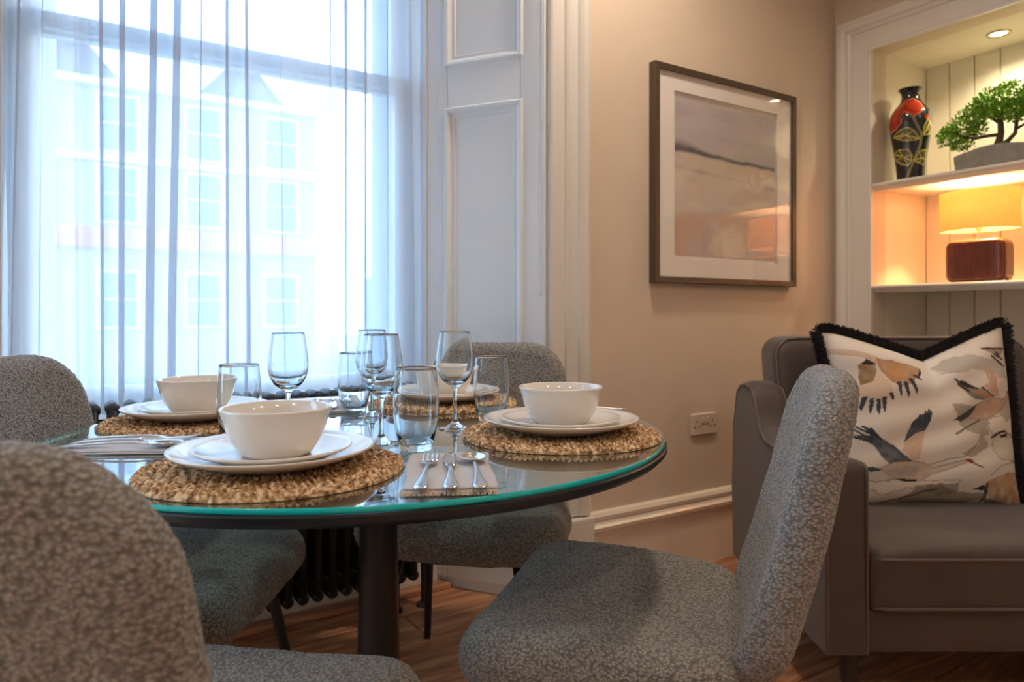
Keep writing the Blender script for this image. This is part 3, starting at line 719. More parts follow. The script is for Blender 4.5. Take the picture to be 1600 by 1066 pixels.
for c, rd in clumps:
    for i in range(int(430*(rd[0]*rd[1]*rd[2]/(.06*.06*.045))**.5)):
        v_ = r_.normal(size=3); v_ /= np.linalg.norm(v_); pp = np.array(c)+v_*np.array(rd)*(.55+.5*r_.rand())
        dr = v_*.6+r_.normal(size=3)*.5+np.array((0, 0, .4)); dr /= np.linalg.norm(dr)
        sd = np.cross(dr, r_.normal(size=3)); sd /= np.linalg.norm(sd)+1e-9; up_ = np.cross(sd, dr)
        L_ = .013+.007*r_.rand(); w_ = .0042
        b.add([pp, pp+dr*L_*.5+sd*w_+up_*.001, pp+dr*L_, pp+dr*L_*.5-sd*w_+up_*.001], [(0, 1, 2, 3)])
tag(b.out('foliage', m_leaf, bz), kind='stuff')

# table lamp
lp = tag(empty('table_lamp', (3.27, 1.452, Z2), math.radians(-90)), 'lit table lamp with cream oval shade and ribbed rust ceramic base', 'lamp')
p_, f_ = rbox(.114, .093, .058, .03, .0025, 0)   # x width, y height, z depth  -> remap
p_, f_ = rbox(.113, .092, .055, .024, .0017, .034)
q_ = np.c_[p_[:, 0], -p_[:, 2], p_[:, 1]+.094]
ribm = np.clip(1-np.maximum(np.abs(p_[:, 0])/.088, np.abs(p_[:, 1])/.078)**10, 0, 1)
q_[:, 1] += np.where(p_[:, 2] > .02, 1, 0)*ribm*(.0070*np.abs(np.sin(p_[:, 0]*math.pi/.0115)))
q_[:, 0] *= (1+.03*np.cos((q_[:, 2]-.09)*14)); 
fixn(mesh_obj('base', q_, f_, m_ceramic, lp))
MB().lathe([(.001, .186), (.018, .186), (.018, .192), (.008, .196), (.008, .225), (.013, .228), (.013, .245), (.001, .245)], 24).out('neck', m_brass, lp, smooth=True)
sh_ = MB(); sh_.lathe([(1, .225), (1, .390), (.985, .390), (.985, .225)], 96, .152, .100, closed=True); sh_.out('shade', m_shade, lp, smooth=True)
MB().tube([(-.15, 0, .250), (.15, 0, .250)], .0015, 6).out('shade_carrier', m_brass, lp)
MB().sphere((0, 0, .29), .026, 16, 12, (1, 1, 1.25)).out('bulb', m_emit('lamp_bulb', (1, .62, .25), 20), lp, smooth=True, autosm=False)
MB().tube([(.10, .02, .005), (.125, .03, .004), (.15, .06, .004), (.16, .13, .004)], .003, 8).out('cable', m_black, lp, smooth=True)
lampL = light('table_lamp_light', 'POINT', (3.27, 1.452, Z2+.33), 17, (1, .52, .24), shadow_soft_size=.03)

# recessed spotlight in the alcove ceiling
sp = tag(empty('recessed_spotlight', (3.335, 1.405, AZ1)), 'round recessed spotlight in the alcove ceiling above the bonsai', 'spotlight')
MB().lathe([(.030, -.001), (.034, -.006), (.044, -.005), (.047, 0)], 40).out('rim', m_chrome, sp, smooth=True)
MB().lathe([(.0005, -.0015), (.030, -.0015)], 32).out('lens', m_bulb, sp)
light('alcove_spot', 'SPOT', (3.335, 1.405, AZ1-.012), 14, (1, .82, .55), spot_size=math.radians(150), spot_blend=.8, shadow_soft_size=.025)

# ------------------------------------------------------------------ velvet armchair (snuggler)
SD = 1.75
sf = tag(empty('armchair', C(0, SD, 0), YAW), 'wide taupe velvet armchair with piped seams and dark legs beside the alcove', 'armchair')
LX0, LX1, ARM = .782, 1.83, .104
def rb(name, x0, x1, y0, y1, z0, z1, r, m, step=.012, fn=None, parent=None, R=0):
    p, f = rbox((x1-x0)/2, (y1-y0)/2, (z1-z0)/2, r, step, R); p = p+np.array(((x0+x1)/2, (y0+y1)/2, (z0+z1)/2))
    if fn: p = fn(p)
    return mesh_obj(name, p, f, m, parent or sf)
rb('base_frame', LX0+.02, LX1-.02, .012, .74, .150, .262, .008, m_velvet)
def seatf(p):
    t_ = (p[:, 2] > .34); k = np.clip(1-((p[:, 0]-1.3)/.42)**4, 0, 1)*np.clip(1-((p[:, 1]-.28)/.36)**4, 0, 1)
    p[:, 2] += np.where(t_, .030*k, 0); return p
seat = rb('seat_cushion', LX0+ARM+.002, LX1-ARM-.002, -.004, .60, .256, .398, .022, m_velvet, .012, seatf)
for z in (.388, .266):
    pts = [(LX0+ARM+.008, .2, z), (LX0+ARM+.008, .03, z), (LX0+ARM+.02, .002, z)] + [(x, -.004, z) for x in np.linspace(LX0+ARM+.04, LX1-ARM-.04, 12)] + [(LX1-ARM-.02, .002, z), (LX1-ARM-.008, .03, z)]
    MB().tube(pts, .0045, 8).out('piping', m_velvet_pipe, seat, smooth=True, autosm=False)
# arms: side profile with scoop, front panel
aprof = [(0, .150), (0, .60), (.004, .622), (.018, .634), (.05, .634), (.20, .622), (.34, .612), (.43, .618), (.48, .645), (.505, .69), (.525, .735), (.555, .765), (.61, .775), (.66, .768), (.70, .74), (.74, .60), (.755, .40), (.74, .15)]
def arm(x0, x1, side):
    n = len(aprof); NXs = 8
    def inset(k):  # rounding across width
        a = (k/NXs*2-1); return 1-abs(a)**3
    V = []; F = []
    for k in range(NXs+1):
        a = k/NXs; x = x0+(x1-x0)*a; e = abs(2*a-1)**4*.014
        for (y_, z_) in aprof:
            yy_, zz_ = y_, z_
            if z_ > .3: zz_ -= e
            if z_ > .16 and y_ < .02: yy_ += e*.6
            V.append((x, yy_, zz_))
    for k in range(NXs):
        for i in range(n):
            F.append((k*n+i, k*n+(i+1) % n, (k+1)*n+(i+1) % n, (k+1)*n+i))
    F += [tuple(range(n)), tuple(range((NXs+1)*n-1, NXs*n-1, -1))]
    o = mesh_obj('arm', V, F, m_velvet, sf, True); fixn(o); o.data.set_sharp_from_angle(angle=math.radians(50))
    for xx in (x0+.002, x1-.002):
        pts = [(xx, y_+(.0 if i else .0), z_-.012 if z_ > .3 else z_) for i, (y_, z_) in enumerate(aprof[:-2])]
        pts = [(xx, max(y_, .004)-.004+.003, z_) for _, y_, z_ in pts]
        MB().tube(pts, .0038, 8).out('piping', m_velvet_pipe, o, smooth=True, autosm=False)
arm(LX0, LX0+ARM, -1); arm(LX1-ARM, LX1, 1)
def backf(p):
    t_ = np.clip((p[:, 2]-.3)/.62, 0, 1); p[:, 1] += .10*t_ - .02*np.sin(t_*3.1); return p
p_, f_ = rbox((LX1-LX0-ARM*2)/2+.006, .345, .085, .035, .014, .07)
q_ = np.c_[p_[:, 0]+(LX0+LX1)/2, -p_[:, 2]+.60, p_[:, 1]+.575]; q_ = backf(q_)
bk = mesh_obj('backrest', q_, f_, m_velvet, sf); fixn(bk)
def backpt(x, z, yo=-.0):
    p = backf(np.array([[x, .515+yo+.012, z]])); return tuple(p[0])
xa, xb, zt = LX0+ARM, LX1-ARM, .918
pts = [backpt(xa+.0, z) for z in (.60, .7, .8, .86)] + [backpt(xa+.012, zt-.028), backpt(xa+.04, zt-.006)] + [backpt(x, zt-.002) for x in np.linspace(xa+.08, xb-.08, 8)] + [backpt(xb-.04, zt-.006), backpt(xb-.012, zt-.028)] + [backpt(xb, z) for z in (.86, .8, .7)]
MB().tube(pts, .0045, 8).out('piping', m_velvet_pipe, bk, smooth=True, autosm=False)
for x in (LX0+.085, LX1-.085):
    for y_, dy in ((.07, -.02), (.66, .03)):
        MB().tube([(x, y_, .155), (x, y_+dy, 0)], [.027, .016], 16).out('leg', m_darkleg, sf, smooth=True)

# printed cushion
cs = tag(empty('cushion', C(1.262, 2.135, .415), YAW), 'square cushion printed with flying cranes, edged in black brush fringe', 'cushion')
cs.rotation_euler = (math.radians(-9), 0, YAW)
n = 220; A = .287; H = .272
Sg, Tg = np.meshgrid(np.linspace(-1, 1, n), np.linspace(-1, 1, n)); s_ = Sg.ravel(); t_ = Tg.ravel()
def cform(s, t, side):
    x = A*s*(.93+.07*t*t); z = H*t*(.955+.045*s*s)
    tt_ = np.clip((t+1)/2, 0, 1)
    z = z -   .092*np.clip(1-np.abs(s-.08)/.98, 0, 1)**1.25*tt_**1.8
    z = z + .012*s*tt_**2
    th = np.clip((1-s**4), 0, 1)**.6*np.clip((1-t**4), 0, 1)**.6
    yv = .075*th*(1-.35*np.exp(-((s-.02)/.16)**2)*tt_**2)
    yv = yv + .004*np.sin(s*9+t*3)*th + .003*np.sin(t*14-s*5)*th
    z = z + H
    y = side*(yv+.001)
    x = x + .006*np.sin(t*3+1)
    return np.c_[x, y, z]
Vf = cform(s_, t_, -1); nb = 40
Fq = [(j*n+i, j*n+i+1, (j+1)*n+i+1, (j+1)*n+i) for j in range(n-1) for i in range(n-1)]
front = mesh_obj('front_cover', Vf, Fq, m_pillow, cs)
Sb, Tb = np.meshgrid(np.linspace(-1, 1, nb), np.linspace(-1, 1, nb)); Vb = cform(Sb.ravel(), Tb.ravel(), 1)
mesh_obj('back_cover', Vb, [(j*nb+i, (j+1)*nb+i, (j+1)*nb+i+1, j*nb+i+1) for j in range(nb-1) for i in range(nb-1)], m_black_fringe, cs)
# print, drawn in the cushion's own plane (units as in a 1066 square sketch)
X = Vf[:, 0]/.62*1090+520; Y = 1035-Vf[:, 2]/.545*1005 - 0
u = X/1066; v = Y/1066
col = np.tile(np.array(lin((226, 214, 198))), (len(X), 1))
def nz(sx, sy, seed): return vnoise(np.c_[u*sx, v*sy, u*0+.5], 1, seed)
wob = 9*vnoise(np.c_[X, Y, X*0], 26, 21)+4*vnoise(np.c_[X, Y, X*0], 9, 22); wob2 = 9*vnoise(np.c_[X, Y, X*0], 30, 23)
Xw, Yw = X+wob, Y+wob2
wash = nz(4, 4, 31); fine = nz(40, 40, 32)
lay((206, 194, 178), np.clip(wash, 0, 1)*.8)
lay((238, 232, 222), np.clip(-wash, 0, 1))
def blob(poly, c, a=1., edge=None, tex=.0, w=0):
    m = pip(Xw if w else X+wob*.3, Yw if w else Y+wob2*.3, poly).astype(float)*a
    if tex: m = m*np.clip(1-tex*.5-tex*fine+tex*.3*nz(9, 9, 33), 0, 1)
    lay(c, m)
    if edge: lay(edge, (seg_d(Xw if w else X, Yw if w else Y, list(poly)+[poly[0]]) < 3.5)*.6)
def line(pts, c, wd=4, a=.9): lay(c, (seg_d(X+wob*.25, Y+wob2*.25, pts) < wd)*a)
# clouds
blob([(560, 270), (650, 215), (760, 195), (900, 215), (960, 260), (960, 330), (860, 300), (760, 270), (640, 300)], (184, 176, 164), .8, w=1)
blob([(620, 470), (760, 480), (800, 560), (800, 640), (740, 640), (690, 620), (650, 600)], (150, 138, 120), .75, w=1)
blob([(640, 740), (740, 690), (760, 620), (800, 700), (760, 720), (690, 760)], (160, 148, 128), .75, w=1)
blob([(800, 560), (860, 540), (940, 540), (1000, 520), (1000, 640), (900, 620), (820, 640)], (232, 218, 200), .9, (160, 140, 118), w=1)
blob([(860, 640), (1000, 660), (1020, 800), (930, 790), (850, 760), (820, 690)], (212, 200, 180), .8, (140, 124, 104), w=1)
blob([(860, 500), (960, 400), (1000, 420), (1000, 520), (920, 570), (880, 540)], (178, 166, 148), .85, w=1)
blob([(330, 1000), (400, 920), (520, 905), (640, 950), (760, 950), (800, 990), (700, 1010), (560, 1030), (420, 1030)], (150, 138, 122), .85, w=1)
blob([(500, 900), (620, 910), (640, 950), (560, 970), (430, 950)], (118, 106, 92), .6, w=1)
blob([(170, 890), (330, 880), (480, 890), (640, 880), (620, 905), (400, 915), (250, 960), (170, 940)], (236, 224, 206), .8, (150, 130, 110), w=1)
line([(480, 800), (580, 770), (660, 755), (720, 700), (760, 640)], (140, 118, 98), 4, .6)
line([(800, 860), (860, 810), (940, 790), (980, 750)], (150, 130, 108), 4, .6)
line([(560, 270), (600, 300), (700, 290), (740, 285)], (130, 118, 106), 3, .5)
line([(200, 1030), (330, 990), (440, 950), (520, 930)], (96, 84, 72), 6, .8)
# top left bird: orange wings
blob([(-40, 150), (40, 150), (180, 175), (280, 215), (250, 245), (180, 210), (60, 190), (-40, 185)], (200, 164, 134), .85, tex=.3)
blob([(255, 215), (340, 225), (430, 250), (500, 268), (480, 300), (440, 330), (430, 360), (370, 370), (320, 350), (280, 300), (258, 260)], (190, 138, 92), 1, tex=.25)
blob([(290, 240), (380, 250), (430, 290), (380, 330), (310, 310)], (212, 164, 112), .7, tex=.3)
blob([(158, 250), (200, 225), (245, 240), (245, 290), (215, 350), (155, 370)], (150, 116, 70), 1, tex=.2)
blob([(170, 250), (200, 218), (246, 240), (225, 252)], (44, 44, 48), 1)
blob([(150, 370), (215, 345), (260, 290), (305, 350), (320, 430), (240, 460), (160, 450), (130, 420)], (226, 200, 170), 1, tex=.2)
for x, y_, dx, dy in ((140, 440, -10, 40), (175, 455, -18, 55), (205, 465, -8, 68), (238, 465, -4, 72), (268, 455, -4, 64), (300, 430, 10, 20), (350, 370, 8, 64), (385, 370, 14, 70), (415, 350, 26, 74), (440, 330, 36, 10)):
    blob([(x-12, y_-22), (x+12, y_-26), (x+dx+9, y_+dy*.6), (x+dx, y_+dy), (x+dx-8, y_+dy*.55)], (62, 70, 80), 1)
blob([(455, 320), (500, 270), (500, 295), (470, 325)], (50, 50, 56), 1)
# lower left crane
blob([(115, 640), (180, 640), (230, 650), (300, 700), (340, 745), (385, 780), (330, 785), (270, 795), (235, 760), (205, 700), (150, 665)], (58, 66, 74), 1, tex=.15)
blob([(230, 680), (290, 720), (330, 770), (270, 770)], (104, 112, 116), .8, tex=.4)
for a_, c_ in (((200, 665), (112, 610)), ((215, 650), (130, 597)), ((225, 655), (158, 592)), ((190, 680), (112, 650)), ((235, 665), (190, 606))): line([a_, c_], (50, 56, 62), 6, 1)
blob([(345, 680), (370, 620), (400, 570), (450, 530), (512, 505), (505, 560), (470, 620), (420, 630), (390, 650)], (56, 66, 78), 1, tex=.1)
for a_, c_ in (((470, 560), (480, 512)), ((490, 560), (498, 500)), ((500, 560), (510, 508)), ((440, 570), (445, 530))): line([a_, c_], (50, 58, 68), 5, 1)
blob([(330, 725), (350, 680), (430, 625), (470, 625), (450, 690), (420, 770), (390, 780), (350, 745)], (206, 172, 146), 1, tex=.3)
blob([(130, 822), (180, 812), (230, 820), (220, 836), (150, 835)], (60, 76, 84), 1)
blob([(225, 820), (290, 785), (390, 780), (450, 790), (500, 815), (560, 800), (650, 775), (700, 775), (660, 790), (560, 830), (490, 850), (430, 885), (340, 890), (270, 860)], (206, 184, 162), 1, (150, 130, 112), tex=.2)
blob([(260, 830), (360, 800), (430, 820), (400, 860), (300, 860)], (164, 156, 152), .6, tex=.5)
blob([(300, 876), (410, 878), (400, 892), (330, 890)], (44, 40, 40), 1)
blob([(652, 772), (690, 770), (715, 792), (690, 795)], (150, 44, 30), 1)
line([(700, 790), (755, 815)], (90, 60, 46), 4)
# upper right crane
blob([(655, 335), (720, 365), (780, 385), (850, 430), (800, 450), (740, 445), (700, 400), (665, 355)], (112, 96, 84), 1, tex=.2)
for a_, c_ in (((720, 380), (655, 333)), ((740, 380), (690, 345)), ((720, 400), (672, 362)), ((760, 385), (705, 350)), ((850, 430), (790, 380))): line([a_, c_], (52, 50, 52), 6, 1)
blob([(735, 395), (800, 390), (850, 432), (800, 445)], (178, 134, 104), .9, tex=.3)
blob([(800, 370), (835, 350), (880, 380), (890, 430), (860, 430)], (196, 160, 134), .9, tex=.2)
for a_ in ((828, 285), (850, 275), (868, 290), (882, 320)): line([(855, 400), a_], (206, 164, 136), 7, .9)
blob([(620, 560), (700, 520), (760, 470), (840, 440), (930, 440), (960, 400), (985, 410), (930, 465), (880, 510), (800, 555), (740, 550), (680, 545)], (190, 156, 128), 1, (140, 116, 96), tex=.2)
blob([(618, 560), (700, 505), (760, 470), (720, 530), (660, 565)], (66, 66, 68), 1)
line([(622, 632), (700, 590), (760, 560)], (70, 66, 62), 5, .8)
line([(955, 405), (975, 395), (990, 412)], (120, 76, 50), 5)
# top right bird
blob([(840, 160), (900, 150), (985, 150), (960, 180), (920, 205), (880, 185)], (170, 134, 108), 1, tex=.3)
for a_, c_ in (((880, 200), (960, 255)), ((900, 190), (955, 215)), ((840, 158), (990, 152)), ((900, 215), (940, 250))): line([a_, c_], (64, 58, 56), 6, 1)
line([(920, 180), (945, 210)], (50, 46, 46), 8)
# right small head
line([(822, 655), (870, 625), (900, 620)], (40, 36, 36), 6, 1); line([(880, 648), (915, 640)], (40, 36, 36), 8, 1); line([(905, 622), (960, 650), (1010, 690)], (90, 76, 64), 4, .8)
blob([(850, 632), (880, 628), (872, 640)], (170, 60, 40), 1)
# bottom right bird
blob([(770, 895), (850, 860), (920, 840), (980, 850), (1020, 880), (1000, 920), (960, 930), (950, 990), (900, 1020), (830, 1010), (790, 960)], (170, 126, 82), 1, tex=.35)
blob([(860, 880), (930, 860), (960, 900), (920, 950), (860, 930)], (196, 158, 112), .7, tex=.4)
blob([(950, 930), (1010, 920), (1030, 1000), (980, 1030), (940, 1010)], (184, 122, 74), .9, tex=.3)
blob([(975, 935), (1000, 918), (1008, 945)], (40, 40, 44), 1); blob([(700, 935), (768, 905), (775, 940)], (56, 50, 48), 1)
for k in range(9): line([(800+k*16, 990+k*4), (812+k*12, 1042)], (60, 52, 48), 5, 1)
for k in range(7): line([(790, 905+k*14), (772, 925+k*14)], (70, 60, 54), 4, 1)
vcol(front, col)
# brush fringe: left, top, right edges
b = MB(); r_ = np.random.RandomState(5)
def edge_pts():
    L_ = []
    for k in np.linspace(-1, 1, 170): L_.append((-1, k, (-1, 0)))
    for k in np.linspace(-1, 1, 200): L_.append((k, 1, (0, 1)))
    for k in np.linspace(1, -1, 170): L_.append((1, k, (1, 0)))
    return L_
for (es, et, nv_) in edge_pts():
    P0 = cform(np.array([es]), np.array([et]), -1)[0]; P0[1] = 0
    for k in range(16):
        base = P0+np.array((r_.normal()*.002, r_.normal()*.005, r_.normal()*.002))
        dr = np.array((nv_[0], r_.normal()*.45, nv_[1]))+np.array((r_.normal()*.3, 0, r_.normal()*.3)); dr /= np.linalg.norm(dr)
        L_ = .024+.007*r_.rand(); sd = np.cross(dr, (0, 1, 0)); sd = sd/(np.linalg.norm(sd)+1e-9)*.0012; e2 = np.array((0, .0012, 0))
        b.add([base-sd, base+sd, base+e2, base+dr*L_+sd, base+dr*L_-sd], [(0, 1, 3, 4), (1, 2, 3), (2, 0, 4)])
tag(b.out('fringe', m_black_fringe, cs), kind='stuff')

# ------------------------------------------------------------------ dining table
TC = (-.312, 1.53); TR = .63; TZ = .75
tb = tag(empty('dining_table', C(TC[0], TC[1], 0), YAW), 'round dining table with a green-edged glass top on a black pedestal', 'table')
o = MB(); o.lathe([(.001, TZ-.008), (TR, TZ-.008)], 160); o.V = o.V
g = MB(); g.lathe([(.001, TZ-.0085), (TR-.0015, TZ-.0085)], 160); g.lathe([(TR-.0015, TZ), (.001, TZ)], 160)
gt = g.out('glass_top', m_tableglass, tb)
g = MB(); g.lathe([(TR-.0015, TZ-.0085), (TR, TZ-.0075), (TR, TZ-.001), (TR-.0015, TZ)], 200)
g.out('glass_edge', m_glassedge, gt, smooth=True, autosm=False)
g = MB(); g.lathe([(TR-.055, TZ-.0095), (TR+.001, TZ-.0095), (TR+.004, TZ-.012), (TR+.004, TZ-.020), (TR-.004, TZ-.028), (TR-.02, TZ-.030), (TR-.055, TZ-.030)], 160, closed=True)
fixn(g.out('rim', m_board, tb, smooth=True))
MB().lathe([(.001, TZ-.014), (TR-.056, TZ-.014)], 160).out('smoked_panel', m_smoke, tb)
ox = .022
MB().lathe([(.001, .004), (.050, .004), (.046, .2), (.041, .5), (.040, TZ-.03), (.001, TZ-.03)], 40, loc=(ox, 0, 0)).out('pedestal', m_black, tb, smooth=True)
MB().lathe([(.001, 0), (.25, 0), (.252, .006), (.24, .014), (.06, .02), (.052, .03), (.001, .03)], 64, loc=(ox, 0, 0)).out('base', m_black, tb, smooth=True)
MB().lathe([(.001, TZ-.034), (.12, TZ-.034), (.12, TZ-.030), (.001, TZ-.030)], 40, loc=(ox, 0, 0)).out('mounting_plate', m_black, tb, smooth=True)

# ------------------------------------------------------------------ dining chairs
def make_chair():
    r = empty('dining_chair')
    # seat
    p, f = rbox(.272, .232, .050, .048, .0034, .085)
    p[:, 1] -= .016
    w = 1-.13*np.clip((-p[:, 1])/.25, 0, 1)
    p[:, 0] *= w
    top = np.clip((p[:, 2]+.05)/.1, 0, 1)
    p[:, 2] += .435 - .012*np.clip((p[:, 1]-.08)/.17, 0, 1)**2 + .012*np.clip((np.abs(p[:, 0])/.25), 0, 1)**2
    p[:, 2] += .010*top*np.cos(p[:, 0]*6)*np.cos((p[:, 1])*5)
    p[:, 2] += -.012*np.clip((-p[:, 1]-.05)/.2, 0, 1)
    s = mesh_obj('seat', p, f, m_bou, r)
    fn = lambda co: .0011*vnoise(co, .0055, 1)+.0008*vnoise(co, .0035, 2)+.0015*vnoise(co, .05, 3)
    displace(s, fn)
    # backrest
    p, f = rbox(.222, .245, .035, .032, .0034, .12)
    x, z, y_ = p[:, 0], p[:, 1], p[:, 2]
    q = np.c_[x, y_, z+.662]
    h = (z+.245)/.49
    q[:, 0] *= 1.02-.05*h + .03*np.sin(h*3.1)
    thick = 1.15-.25*h
    q[:, 1] = y_*thick
    q[:, 1] += .020*(x/.22)**2 - .252 - .130*h - .012*np.sin(h*3.14)
    bk_ = mesh_obj('backrest', q, f, m_bou, r); fixn(bk_)
    bk_.data.polygons.foreach_set('use_smooth', [True]*len(bk_.data.polygons))
    displace(bk_, fn)
    # metal under frame and legs
    b = MB()
    for sx in (-1, 1):
        b.tube([(sx*.15, .14, .384), (sx*.13, .05, .380), (sx*.13, -.06, .380), (sx*.15, -.15, .384)], .009, 10)
    b.tube([(-.15, .13, .381), (-.08, .13, .372), (.08, .13, .372), (.15, .13, .381)], .009, 10); b.tube([(-.15, -.14, .381), (.15, -.14, .381)], .009, 10)
    b.tube([(0, -.14, .381), (0, -.22, .40), (0, -.285, .46), (0, -.31, .52)], .010, 10)
    b.out('under_frame', m_black, r, smooth=True, autosm=False)
    for sx in (-1, 1):
        for sy, ty in ((1, .215), (-1, -.235)):
            MB().tube([(sx*.150, sy*.14, .388), (sx*.162, sy*.155, .33), (sx*.195, ty, .012), (sx*.196, ty, 0)], [.0125, .0125, .0105, .0095], 14).out('leg', m_black, r, smooth=True, autosm=False)
    return r
ch0 = make_chair()
CH_G = 'grey boucle dining chairs around the round table'
def put_chair(o, crease, dirv, label):
    d = Vector(dirv).normalized(); c = Vector(crease)+d*.245
    o.location = C(c.x, c.y, 0); o.rotation_euler = (0, 0, face(d.x, d.y)); tag(o, label, 'chair', CH_G)
put_chair(ch0, (.412, 1.228), (-.951, .308), 'grey boucle chair at the right of the table, seen from its side')
put_chair(copy_tree(ch0), (-.455, .660), (.15, .985), 'grey boucle chair in the left foreground, its back to the camera')
put_chair(copy_tree(ch0), (-.955, 1.48), (1, -.03), 'grey boucle chair at the left end of the table by the curtain')
put_chair(copy_tree(ch0), (-.067, 2.145), (-.18, -.985), 'grey boucle chair behind the table in front of the window shutter')

# ------------------------------------------------------------------ place settings
def make_mat():
    nr, na = 120, 900; MR = .203
    rr_ = np.linspace(0.002, MR, nr); aa = np.linspace(0, 2*math.pi, na, endpoint=False)
    Rg, Ag = np.meshgrid(rr_, aa, indexing='ij'); r = Rg.ravel(); a = Ag.ravel()
    pitch = .0165; ring = np.floor(r/pitch+a/(2*math.pi)); loc_ = (r/pitch+a/(2*math.pi))-ring
    strand = np.abs(np.sin(loc_*math.pi))**.6
    nk = np.maximum(6, np.round((ring+.5)*pitch*2*math.pi/.0105))
    kn = np.abs(np.sin(a*nk/2+ring*1.7+(loc_-.5)*1.6))
    z = .004+.0085*strand*(.35+.65*kn)
    X_, Y_ = r*np.cos(a), r*np.sin(a)
    z = z+.0012*vnoise(np.c_[X_, Y_, a*0], .006, 4)+.0012*vnoise(np.c_[X_, Y_, a*0], .05, 5)
    rad_ = r*(1+(.012*vnoise(np.c_[np.cos(a)*3, np.sin(a)*3, a*0], 1, 6)+.006*vnoise(np.c_[np.cos(a)*22, np.sin(a)*22, a*0], 1, 7))*(r/MR)**3)
    edge = r > MR-.004; z = np.where(edge, z*.75, z)
    V = np.c_[rad_*np.cos(a), rad_*np.sin(a), z]
    Vlow = V[-na:].copy(); Vlow[:, 2] = .0006; V = np.r_[V, Vlow]
    F = [(i*na+j, (i+1)*na+j, (i+1)*na+(j+1) % na, i*na+(j+1) % na) for i in range(nr) for j in range(na)]
    return mesh_obj('placemat', V, F, m_grass)
mat0 = make_mat()
def lath(name, prof, m, n=72):
    o = MB().lathe(prof, n).out(name, m, smooth=True, autosm=False); return fixn(o)
plate0 = lath('dinner_plate', [(.0005, 0), (.092, 0), (.100, .001), (.104, .004), (.125, .009), (.148, .0175), (.1565, .0225), (.158, .0245), (.1568, .0262), (.150, .0245), (.130, .0155), (.112, .009), (.100, .0065), (.0005, .006)], m_china, 96)
splate0 = lath('side_plate', [(.0005, 0), (.070, 0), (.076, .001), (.080, .003), (.100, .007), (.1165, .0135), (.121, .0165), (.122, .0182), (.1208, .0195), (.115, .0175), (.098, .0105), (.084, .0068), (.072, .005), (.0005, .0048)], m_china, 96)
bowl0 = lath('bowl', [(.0005, 0), (.050, 0), (.053, .001), (.058, .006), (.068, .022), (.0765, .042), (.0815, .060), (.0855, .0705), (.0862, .0735), (.0845, .0752), (.0820, .0735), (.0785, .060), (.0725, .040), (.063, .020), (.050, .0085), (.0005, .006)], m_china, 96)
wine0 = lath('wine_glass', [(.0005, 0), (.033, 0), (.0355, .0012), (.034, .0028), (.020, .0055), (.010, .011), (.0055, .020), (.0042, .034), (.0040, .060), (.0048, .080), (.0075, .0895), (.016, .0965), (.028, .106), (.0365, .121), (.0402, .138), (.0398, .158), (.0362, .185), (.0327, .207), (.0322, .2103), (.0317, .2110), (.0312, .2103), (.0315, .207), (.0350, .185), (.0383, .158), (.0387, .139), (.0350, .1225), (.0268, .109), (.015, .1015), (.0005, .0995)], m_gl, 72)
tum0 = lath('tumbler', [(.0005, 0), (.026, 0), (.0285, .0015), (.0315, .010), (.0372, .035), (.0410, .062), (.0418, .088), (.0402, .118), (.0373, .146), (.0369, .1500), (.0364, .1510), (.0358, .1500), (.0361, .146), (.0390, .118), (.0403, .088), (.0395, .063), (.0355, .037), (.029, .0165), (.022, .0125), (.0005, .0115)], m_gl, 72)

def napkin_mesh(w, l, seed):
    b = empty('napkin')
    for k, (zz, sx, sl) in enumerate(((.0, 1, 1), (.0038, .985, .985))):
        p, f = rbox(w/2*sx, l/2*sl, .0019, .0018, .006, .006)
        p[:, 0] += .0025*np.sin(p[:, 1]*30+seed+k); p[:, 2] += zz+.0026+.0007*vnoise(np.c_[p[:, :2], p[:, 0]*0+k], .03, seed)*(k+.4)
        p[:, 1] += .004*k
        mesh_obj('fold', p, f, m_linen, b)
    fb = MB(); r_ = np.random.RandomState(seed)
    for i in range(150):
        x = -w/2+w*i/149; y0 = -l/2+.004; L_ = .010+.005*r_.rand(); dx = r_.normal()*.002; z0 = .0015+.004*r_.rand()
        fb.add([(x-.0006, y0, z0+.001), (x+.0006, y0, z0+.001), (x+dx+.0005, y0-L_, .0012), (x+dx-.0005, y0-L_, .0012), (x, y0, z0-.0006), (x+dx, y0-L_, .0006)], [(0, 1, 2, 3), (1, 4, 5, 2), (4, 0, 3, 5)])
    tag(fb.out('fringe', m_fringe, b), kind='stuff')
    return b
def strip(st, n=10):
    """st: (y, halfwidth, z, halfthickness)"""
    V = []; F = []
    for y_, w_, z_, h_ in st:
        for j in range(n):
            a = 2*math.pi*j/n; V.append((w_*math.cos(a), y_, z_+h_*math.sin(a)))
    for i in range(len(st)-1):
        for j in range(n): F.append((i*n+j, i*n+(j+1) % n, (i+1)*n+(j+1) % n, (i+1)*n+j))
    F += [tuple(range(n)), tuple((len(st)-1)*n+j for j in range(n-1, -1, -1))]
    return V, F
handle = [(-.100, .003, .003, .0010), (-.098, .0075, .003, .0015), (-.092, .0098, .0032, .0018), (-.080, .0095, .0035, .0018), (-.055, .0062, .0050, .0018), (-.025, .0036, .0068, .0018), (.0, .0028, .0075, .0018), (.022, .0030, .0070, .0018)]
def make_fork():
    r = empty('fork')
    V, F = strip(handle+[(.034, .006, .0060, .0016), (.042, .0115, .0052, .0013), (.052, .0122, .0046, .0011), (.056, .0120, .0044, .0010)], 12)
    fixn(mesh_obj('handle', V, F, m_steel, r))
    for k in range(4):
        x = (k-1.5)*.0066
        V, F = strip([(.052, .0021, .0046, .0010), (.070, .0019, .0046, .0009), (.088, .0016, .0075, .0008), (.099, .0010, .0115, .0006)], 8)
        fixn(mesh_obj('tine', [(v[0]+x, v[1], v[2]) for v in V], F, m_steel, r))
    return r
